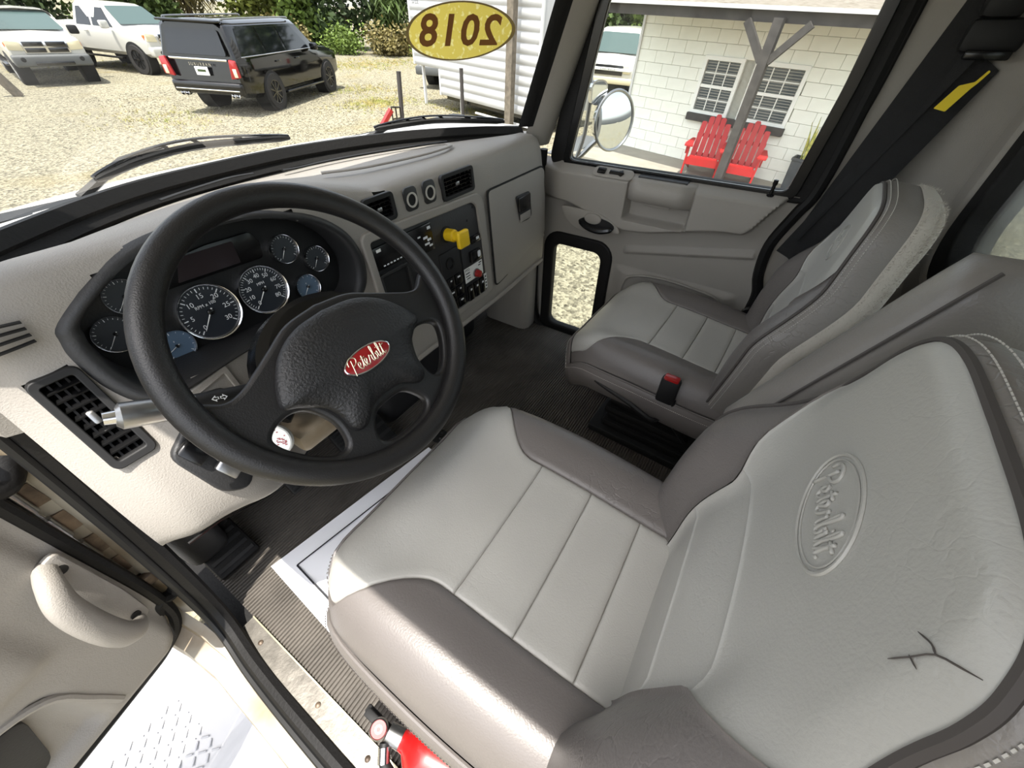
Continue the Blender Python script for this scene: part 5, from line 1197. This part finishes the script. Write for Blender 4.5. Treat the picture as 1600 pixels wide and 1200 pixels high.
van('white van seen tail-first behind the trailer drawbar', p.x, p.y, hV2)
# ------------------------------------------------------------------ white trailer with corrugated siding
ta = Vector((10.86, 10.25)); tb = Vector((10.06, 6.25)); td = (ta-tb).normalized()
tw = gthing('travel_trailer', 'white corrugated-sided trailer behind the fence stakes', 'trailer', tb.x, tb.y, 0, math.atan2(td.y, td.x))    # local x toward its nose, y left (= toward the truck)
Lt = (ta-tb).length
obj('box', MB().box((Lt/2, -1.12, 1.75), (Lt, 2.16, 2.70)).box((Lt+.65, -1.12, 2.05), (1.3, 2.16, 2.10)), 'siding', tw, local=True)
pm_ = None; pit = .205
for k in range(13):
    z0 = .38+pit*k; x1 = Lt if z0 < .95 else Lt+1.3
    prf = [(0.0, 0), (.016, .02), (.028, .06), (.030, .11), (.022, .155), (.006, .185), (0, .20)]
    m = MB().grid([[(x, -.04+o, z0+dz_) for (o, dz_) in prf] for x in (0, x1)]); obj('siding_panel', m, 'siding', tw, local=True, ang=50)
obj('corner_trim', MB().box((Lt+.0, -.02, .68), (.06, .04, .62)), 'gutter', tw, local=True); obj('corner_trim', MB().box((0, -.02, 1.75), (.06, .05, 2.7)), 'gutter', tw, local=True); obj('corner_trim', MB().box((Lt+1.3, -.02, 2.0), (.06, .05, 2.0)), 'gutter', tw, local=True)
obj('chassis', MB().box((Lt/2, -1.1, .30), (Lt, 1.7, .10)), 'rim_black', tw, local=True)
for x in (.15, Lt-.9, Lt+1.0): obj('support_leg', MB().box((x, -.12, .18 if x < Lt else .52), (.07, .07, .36 if x < Lt else 1.04)), 'gutter', tw, local=True)
obj('step_rail', MB().box((1.2, -.01, .16), (2.4, .05, .04)), 'gutter', tw, local=True)
obj('nose_print', text_mb('DX ESTE', .09, frame((Lt+.95, -.005, 2.39), (-1, 0, 0), (0, 0, 1)), .002), 'grey_plastic', tw, local=True)
# posts
def post(nm, label, x, y, h, r, m_, lean=(0, 0), sq=False, grp=None):
    t = gthing(nm, label, 'post', x, y, group=grp); 
    if sq: obj('shaft', MB().add([(sx*r+(lean[0] if k else 0), sy*r+(lean[1] if k else 0), h*k) for k in (0, 1) for sx, sy in ((-1, -1), (1, -1), (1, 1), (-1, 1))], [(0, 1, 2, 3), (4, 5, 6, 7), (0, 1, 5, 4), (1, 2, 6, 5), (2, 3, 7, 6), (3, 0, 4, 7)]), m_, t, local=True)
    else: obj('shaft', MB().tube([(0, 0, 0), (lean[0]*.5, lean[1]*.5, h*.5), (lean[0], lean[1], h)], r, 10), m_, t, local=True)
    obj('cap', MB().lathe([(r*1.05, h-.02), (r*1.05, h+.005), (0, h+.01)], 10, Matrix.Translation((lean[0], lean[1], 0))), m_, t, local=True); return t
post('fence_stake', 'thin dark stake standing left of the trailer, next to the red stand', 8.22, 9.2, 1.17, .055, 'stake', (.05, -.05), grp='stakes before the trailer')
post('fence_stake', 'thin dark stake standing in front of the trailer siding', 10.0, 8.63, 1.19, .05, 'stake', grp='stakes before the trailer')
post('wooden_post', 'tall weathered wooden post in front of the trailer, right of the year sticker', 9.93, 6.98, 4.2, .09, 'grey_wood', sq=True)
post('leaning_post', 'leaning weathered post at the left edge beside the old pickup', 3.04, 19.1, 1.6, .12, 'grey_wood', (-.55, .1))
rs = gthing('red_stand', 'red metal stand with a small black frame on the gravel', 'stand', 7.6, 8.95)
obj('red_bar', MB().tube([(-.60, -.10, 0), (-.16, -.30, .55)], .07, 6), 'red', rs, local=True)
for (a, b) in (((-.15, -.3, .18), (-.15, -.3, .60)), ((.25, -.15, .12), (.25, -.15, .54)), ((-.15, -.3, .60), (.25, -.15, .54)), ((-.15, -.3, .36), (.25, -.15, .32)), ((.05, -.22, .15), (.05, -.22, .56))): obj('frame_bar', MB().tube([a, b], .018, 6), 'rim_black', rs, local=True)
obj('base_bar', MB().box((0, -.2, .06), (.9, .3, .12)), 'red', rs, local=True)
# ------------------------------------------------------------------ white block building with a porch
wd_ = Vector((.1354, .9908, 0)); wang = math.atan2(wd_.y, wd_.x)
bl_ = gthing('block_building', 'white painted block building with a porch beside the passenger window', 'building', 10.04, .06, 0, wang)   # local x along the wall (leftward), y toward the truck, z up
S0, S1, ZB, ZT_ = -2.4, 4.04, .10, 2.62
wl = obj('wall', MB().box(((S0+S1)/2, -.14, 1.35), (S1-S0-.01, .24, 2.55)).box((S1-.1, -2.5, 1.35), (.2, 5, 2.55)), 'mortar', bl_, local=True)
# local y: +y must face the truck: rotate check -> wall normal toward the truck is -(wd.y,-wd.x) = left of wd
bm_ = {}
def block(w_):
    k = round(w_, 3)
    if k not in bm_: me = MB().rbox((0, 0, 0), (w_-.004, .05, .196), .004, 1).mesh('block'); me.materials.append(MATS['block_paint']); bm_[k] = me
    return bm_[k]
wins = [(.62, 1.55), (1.75, 2.53)]; WZ0, WZ1 = .91, 1.88
row = 0; z = ZB+.1
while z < ZT_-.05:
    x = S0-(.2 if row % 2 else 0)
    while x < S1-.02:
        a, b = max(x, S0), min(x+.4, S1); segs = [(a, b)]
        if z+.1 > WZ0 and z-.1 < WZ1:
            new = []
            for (p, q) in segs:
                c0, c1 = .62, 2.53
                if q <= c0 or p >= c1: new.append((p, q))
                else:
                    if p < c0: new.append((p, c0))
                    if q > c1: new.append((c1, q))
            segs = new
        for (p, q) in segs:
            if q-p > .04: o = bpy.data.objects.new('block', block(q-p)); COL.objects.link(o); o.parent = wl; o.location = ((p+q)/2, 0, z)
        x += .4
    z += .2; row += 1
obj('window_backing', MB().box((1.575, -.03, 1.38), (1.95, .02, 1.06)), 'block_paint', bl_, local=True)
for (a, b) in wins:
    wn_ = obj('window', curve_mb([rrect(b-a, .93, .01, 2, (a+b)/2, 1.445), rrect(b-a-.12, .81, .01, 2, (a+b)/2, 1.445)], .03, .004, frame((0, .015, 0), (1, 0, 0), (0, 0, 1))), 'win_white', bl_, local=True)
    for (z0, z1) in ((1.05, 1.42), (1.47, 1.84)):
        for i in range(3):
            for j in range(2):
                pw = (b-a-.14)/3; phh = (z1-z0)/2; obj('pane', MB().box((a+.07+pw*(i+.5), .002, z0+phh*(j+.5)), (pw-.02, .006, phh-.02)), 'pane', wn_, local=True)
        for i in (1, 2): obj('muntin', MB().box((a+.07+(b-a-.14)*i/3, .012, (z0+z1)/2), (.018, .018, z1-z0)), 'win_white', wn_, local=True)
        obj('muntin', MB().box(((a+b)/2, .012, (z0+z1)/2), (b-a-.14, .018, .018)), 'win_white', wn_, local=True)
        for k in range(8): obj('blind_slat', MB().box(((a+b)/2, .0065, z0+.02+(z1-z0)*(k+.3)/8.5), (b-a-.16, .003, .012)), 'blind', wn_, local=True)
    obj('meeting_rail', MB().box(((a+b)/2, .02, 1.445), (b-a-.1, .03, .05)), 'win_white', wn_, local=True)
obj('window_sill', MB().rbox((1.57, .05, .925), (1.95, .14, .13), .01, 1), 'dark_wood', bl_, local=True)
obj('corner_trim', MB().box((S1-.02, .03, 1.3), (.05, .07, 2.6)), 'gutter', bl_, local=True)
# porch: beam, gutter, roof
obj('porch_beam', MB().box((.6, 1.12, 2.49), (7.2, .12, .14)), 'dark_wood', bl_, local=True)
obj('gutter', MB().box((.6, 1.24, 2.585), (7.2, .10, .05)), 'gutter', bl_, local=True)
obj('porch_roof', MB().add([(S0-.6, 1.26, 2.60), (S1+.2, 1.26, 2.60), (S1+.2, -5, 3.0), (S0-.6, -5, 3.0), (S0-.6, 1.26, 2.56), (S1+.2, 1.26, 2.56), (S1+.2, -5, 2.9), (S0-.6, -5, 2.9)], [(0, 1, 2, 3), (4, 5, 6, 7), (0, 1, 5, 4), (1, 2, 6, 5), (2, 3, 7, 6), (3, 0, 4, 7)]), 'roofing', bl_, local=True)
ps = gthing('porch_slab', 'pale concrete porch slab in front of the block building', 'slab', 9.3, 1, 0, wang)
obj('slab', MB().rbox((.0, -.1, .03), (7.0, 1.75, .14), .01, 1).box((-.0, -.1, -.05), (7, 1.7, .1)), 'concrete', ps, local=True)
gs = gthing('gravel_strip', 'dark gravel strip between the porch slab and the trailer', 'gravel bed', 10.0, 4.85, 0, .1); gs['kind'] = 'stuff'
obj('strip', MB().rbox((0, .1, .02), (2.2, .55, .05), .02, 2), 'asphalt_dark', gs, local=True)
# porch post with two braces
pp = gthing('porch_post', 'grey wooden porch post with two braces in front of the red chairs', 'post', 8.92, 1.30, .10, wang)
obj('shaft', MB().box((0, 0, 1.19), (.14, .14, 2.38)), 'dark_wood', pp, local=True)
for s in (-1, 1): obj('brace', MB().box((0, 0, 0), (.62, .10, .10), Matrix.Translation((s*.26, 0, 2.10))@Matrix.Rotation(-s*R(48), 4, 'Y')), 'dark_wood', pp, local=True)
# red adirondack chairs
def adirondack(label, x, y, rz):
    c = gthing('adirondack_chair', label, 'chair', x, y, .10, rz, group='red porch chairs')     # local -y is the front
    T = R(18); bw = .100
    for i in range(5):
        h = (.63, .71, .75, .71, .63)[i]; xx = (i-2)*(bw+.022)
        poly = [(-bw/2, 0), (bw/2, 0), (bw/2, h-.03), (bw*.3, h-.008*abs(i-2)), (-bw*.3, h-.008*abs(i-2)), (-bw/2, h-.03)]
        M = Matrix.Translation((xx, .20, .26))@Matrix.Rotation(-T, 4, 'X')@Matrix.Rotation(R((i-2)*-1.0), 4, 'Y')@frame((0, 0, 0), (1, 0, 0), (0, 0, 1))
        obj('back_slat', MB().prism(poly, -.012, .012, M), 'chair_red', c, local=True)
    for k in range(5): obj('seat_slat', MB().box((0, -.34+.11*k, .36-.022*k), (.52, .095, .022)), 'chair_red', c, local=True)
    for z in (.30, .62): obj('back_rail', MB().box((0, .245+.325*(z-.26), z), (.58, .03, .06)), 'chair_red', c, local=True)
    obj('front_rail', MB().box((0, -.41, .30), (.56, .025, .13)), 'chair_red', c, local=True)
    for s in (-1, 1):
        obj('front_leg', MB().box((s*.31, -.38, .27), (.03, .10, .54)), 'chair_red', c, local=True)
        obj('side_stringer', MB().add([(s*.28+d, y_, z_) for d in (-.012, .012) for (y_, z_) in ((-.42, .36), (-.42, .24), (.42, .0), (.50, .0), (.50, .05))], [(0, 1, 2, 3, 4), (5, 6, 7, 8, 9), (0, 1, 6, 5), (1, 2, 7, 6), (2, 3, 8, 7), (3, 4, 9, 8), (4, 0, 5, 9)]), 'chair_red', c, local=True)
        obj('armrest', MB().prism(fillet([(s*.24, -.46), (s*.40, -.46), (s*.41, -.25), (s*.35, .30), (s*.29, .30), (s*.27, -.2)], .03), .54, .565), 'chair_red', c, local=True)
        obj('arm_bracket', MB().add([(s*.33, -.43, .54), (s*.33, -.33, .54), (s*.33, -.36, .40), (s*.36, -.43, .54), (s*.36, -.33, .54), (s*.36, -.36, .40)], [(0, 1, 2), (3, 4, 5), (0, 1, 4, 3), (1, 2, 5, 4), (2, 0, 3, 5)]), 'chair_red', c, local=True)
    return c
adirondack('red slatted porch chair left of the porch post', 9.50, 1.80, R(-90+8))
adirondack('red slatted porch chair right of the porch post, partly hidden by it', 9.44, 1.09, R(-90+4))
# planter with snake plant
pt_ = gthing('planter', 'tall dark planter box on the porch holding a snake plant', 'planter', 9.72, .12, .10, wang)
rows = [[(s*a, t*a, z) for (s, t) in ((-1, -1), (1, -1), (1, 1), (-1, 1))] for (a, z) in ((.12, 0), (.15, .52), (.165, .52), (.165, .56), (.14, .56), (.135, .50))]
obj('box', MB().grid(rows, closed=True).add(rows[0], [(0, 1, 2, 3)]), 'planter', pt_, local=True, ang=20); obj('soil', MB().box((0, 0, .49), (.27, .27, .02)), 'bark', pt_, local=True)
sn = gthing('snake_plant', 'yellow-edged snake plant growing in the dark planter', 'plant', 9.72, .12, .60, 0); rnd = random.Random(4)
for k in range(11):
    a = rnd.uniform(0, 6.28); r_ = rnd.uniform(.0, .09); h = rnd.uniform(.35, .70); b = Vector((r_*cos(a), r_*sin(a), 0)); ln = Vector((cos(a)*.10, sin(a)*.10, 0)); tw_ = rnd.uniform(0, 3.1); q = Vector((cos(tw_), sin(tw_), 0)); nrm = Vector((-sin(tw_), cos(tw_), 0))
    rows = []
    for j in range(8): t = j/7; w_ = .030*(1-t**3)*(.7+.6*t if t < .5 else 1); p = b+ln*t*t+Vector((0, 0, h*t)); rows.append([p-q*w_+nrm*.006, p-nrm*.003, p+q*w_+nrm*.006])
    obj('leaf', MB().grid(rows), 'plant_leaf', sn, local=True, ang=180)
# ------------------------------------------------------------------ trees and scrub along the far side
def tree(nm, label, x, y, h, rad, leafs, lm, z0=.2, lsz=.16, seed=1, trunk=True, palm=False, cat='tree'):
    t = gthing(nm, label, cat, x, y, 0, group='trees behind the yard'); rr = random.Random(seed)
    if trunk:
        obj('trunk', MB().tube(cr([(0, 0, 0), (.1, .05, h*.3), (-.05, .1, h*.7)], 4), [.16]*5+[.12]*4, 8), 'bark', t, local=True)
    m = MB(); cl = [(rr.uniform(-.6, .6)*rad, rr.uniform(-.6, .6)*rad, rr.uniform(z0, h), rr.uniform(.35, .6)*rad) for k in range(16)]
    for k in range(leafs):
        cx, cy, cz, cr_ = rr.choice(cl); d = Vector((rr.gauss(0, 1), rr.gauss(0, 1), rr.gauss(0, .8))).normalized()*cr_*rr.random()**.4; p = Vector((cx, cy, cz))+d
        if p.z < .03: p.z = rr.uniform(.03, .4)
        if palm: L = rr.uniform(.6, 1.3); a = rr.uniform(0, 6.28); u = Vector((cos(a)*.5, sin(a)*.5, rr.uniform(-1, -.2))).normalized()*L; w_ = .05
        else: u = Vector((rr.gauss(0, 1), rr.gauss(0, 1), rr.gauss(0, .6))).normalized()*lsz*rr.uniform(.6, 1.3); w_ = lsz*.32
        s_ = u.cross(Vector((rr.gauss(0, 1), rr.gauss(0, 1), rr.gauss(0, 1)))).normalized()*w_
        m.add([p-u*.5, p+s_, p+u*.5, p-s_], [(0, 1, 2), (0, 2, 3)])
    o = obj('foliage', m, lm, t, local=True, ang=180, flip=False); o['kind'] = 'stuff'; return t
TL = [('bushy_tree', 'dense dark green tree at the left end of the far hedge', 11.5, 33, 5, 2.8, 'leaf1'), ('palm_tree', 'shaggy brown palm above the white pickup', 14.5, 33.0, 5, 2.4, 'leaf3'), ('bushy_tree', 'bright green bushy tree behind the SUV roof', 17.2, 31, 5, 2.6, 'leaf2'),
      ('bushy_tree', 'yellow-green bushy tree just right of the SUV roof', 18.8, 28.5, 5, 2.3, 'leaf0'), ('bushy_tree', 'dark leafy tree in the middle of the far hedge', 20.6, 27.0, 5, 2.4, 'leaf4'), ('palm_tree', 'drooping green palm near the trailer nose', 22.6, 25.0, 5, 2.3, 'leaf1'),
      ('bushy_tree', 'dark tree beside the trailer nose', 24.8, 23.6, 5, 2.2, 'leaf4'), ('bushy_tree', 'mid green tree behind the white trailer', 27, 21, 6, 2.8, 'leaf0'), ('bushy_tree', 'deep green tree left of the far trees, behind the old pickup', 7.0, 36, 5, 3, 'leaf4'),
      ('bushy_tree', 'green tree behind the white van, nearest the block building', 27, 9.6, 6, 2.6, 'leaf0'), ('bushy_tree', 'dark tree behind the white van, by the trailer end', 29, 12.6, 7, 3.0, 'leaf1'), ('bushy_tree', 'olive tree far behind the van, half hidden by the others', 33, 10.5, 7, 3.2, 'leaf3')]
for i, (nm, lb, x, y, h, r_, lm) in enumerate(TL): tree(nm, lb, x, y, h, r_, 6500 if nm != 'palm_tree' else 2600, lm, seed=20+i, palm=nm == 'palm_tree', lsz=.34)
for i, (x, y, lm, lb) in enumerate(((16.6, 27.2, 'leaf3', 'low dry shrub right of the SUV hood'), (18.6, 25.2, 'leaf0', 'low green shrub in the middle of the far hedge'), (20.6, 23.2, 'leaf3', 'low brown shrub near the trailer nose'), (22.2, 21.4, 'leaf2', 'low pale shrub behind the trailer nose'))):
    tree('shrub', lb, x, y, 1.0, 1.5, 1800, lm, z0=.1, lsz=.2, seed=60+i, trunk=False, cat='shrub')
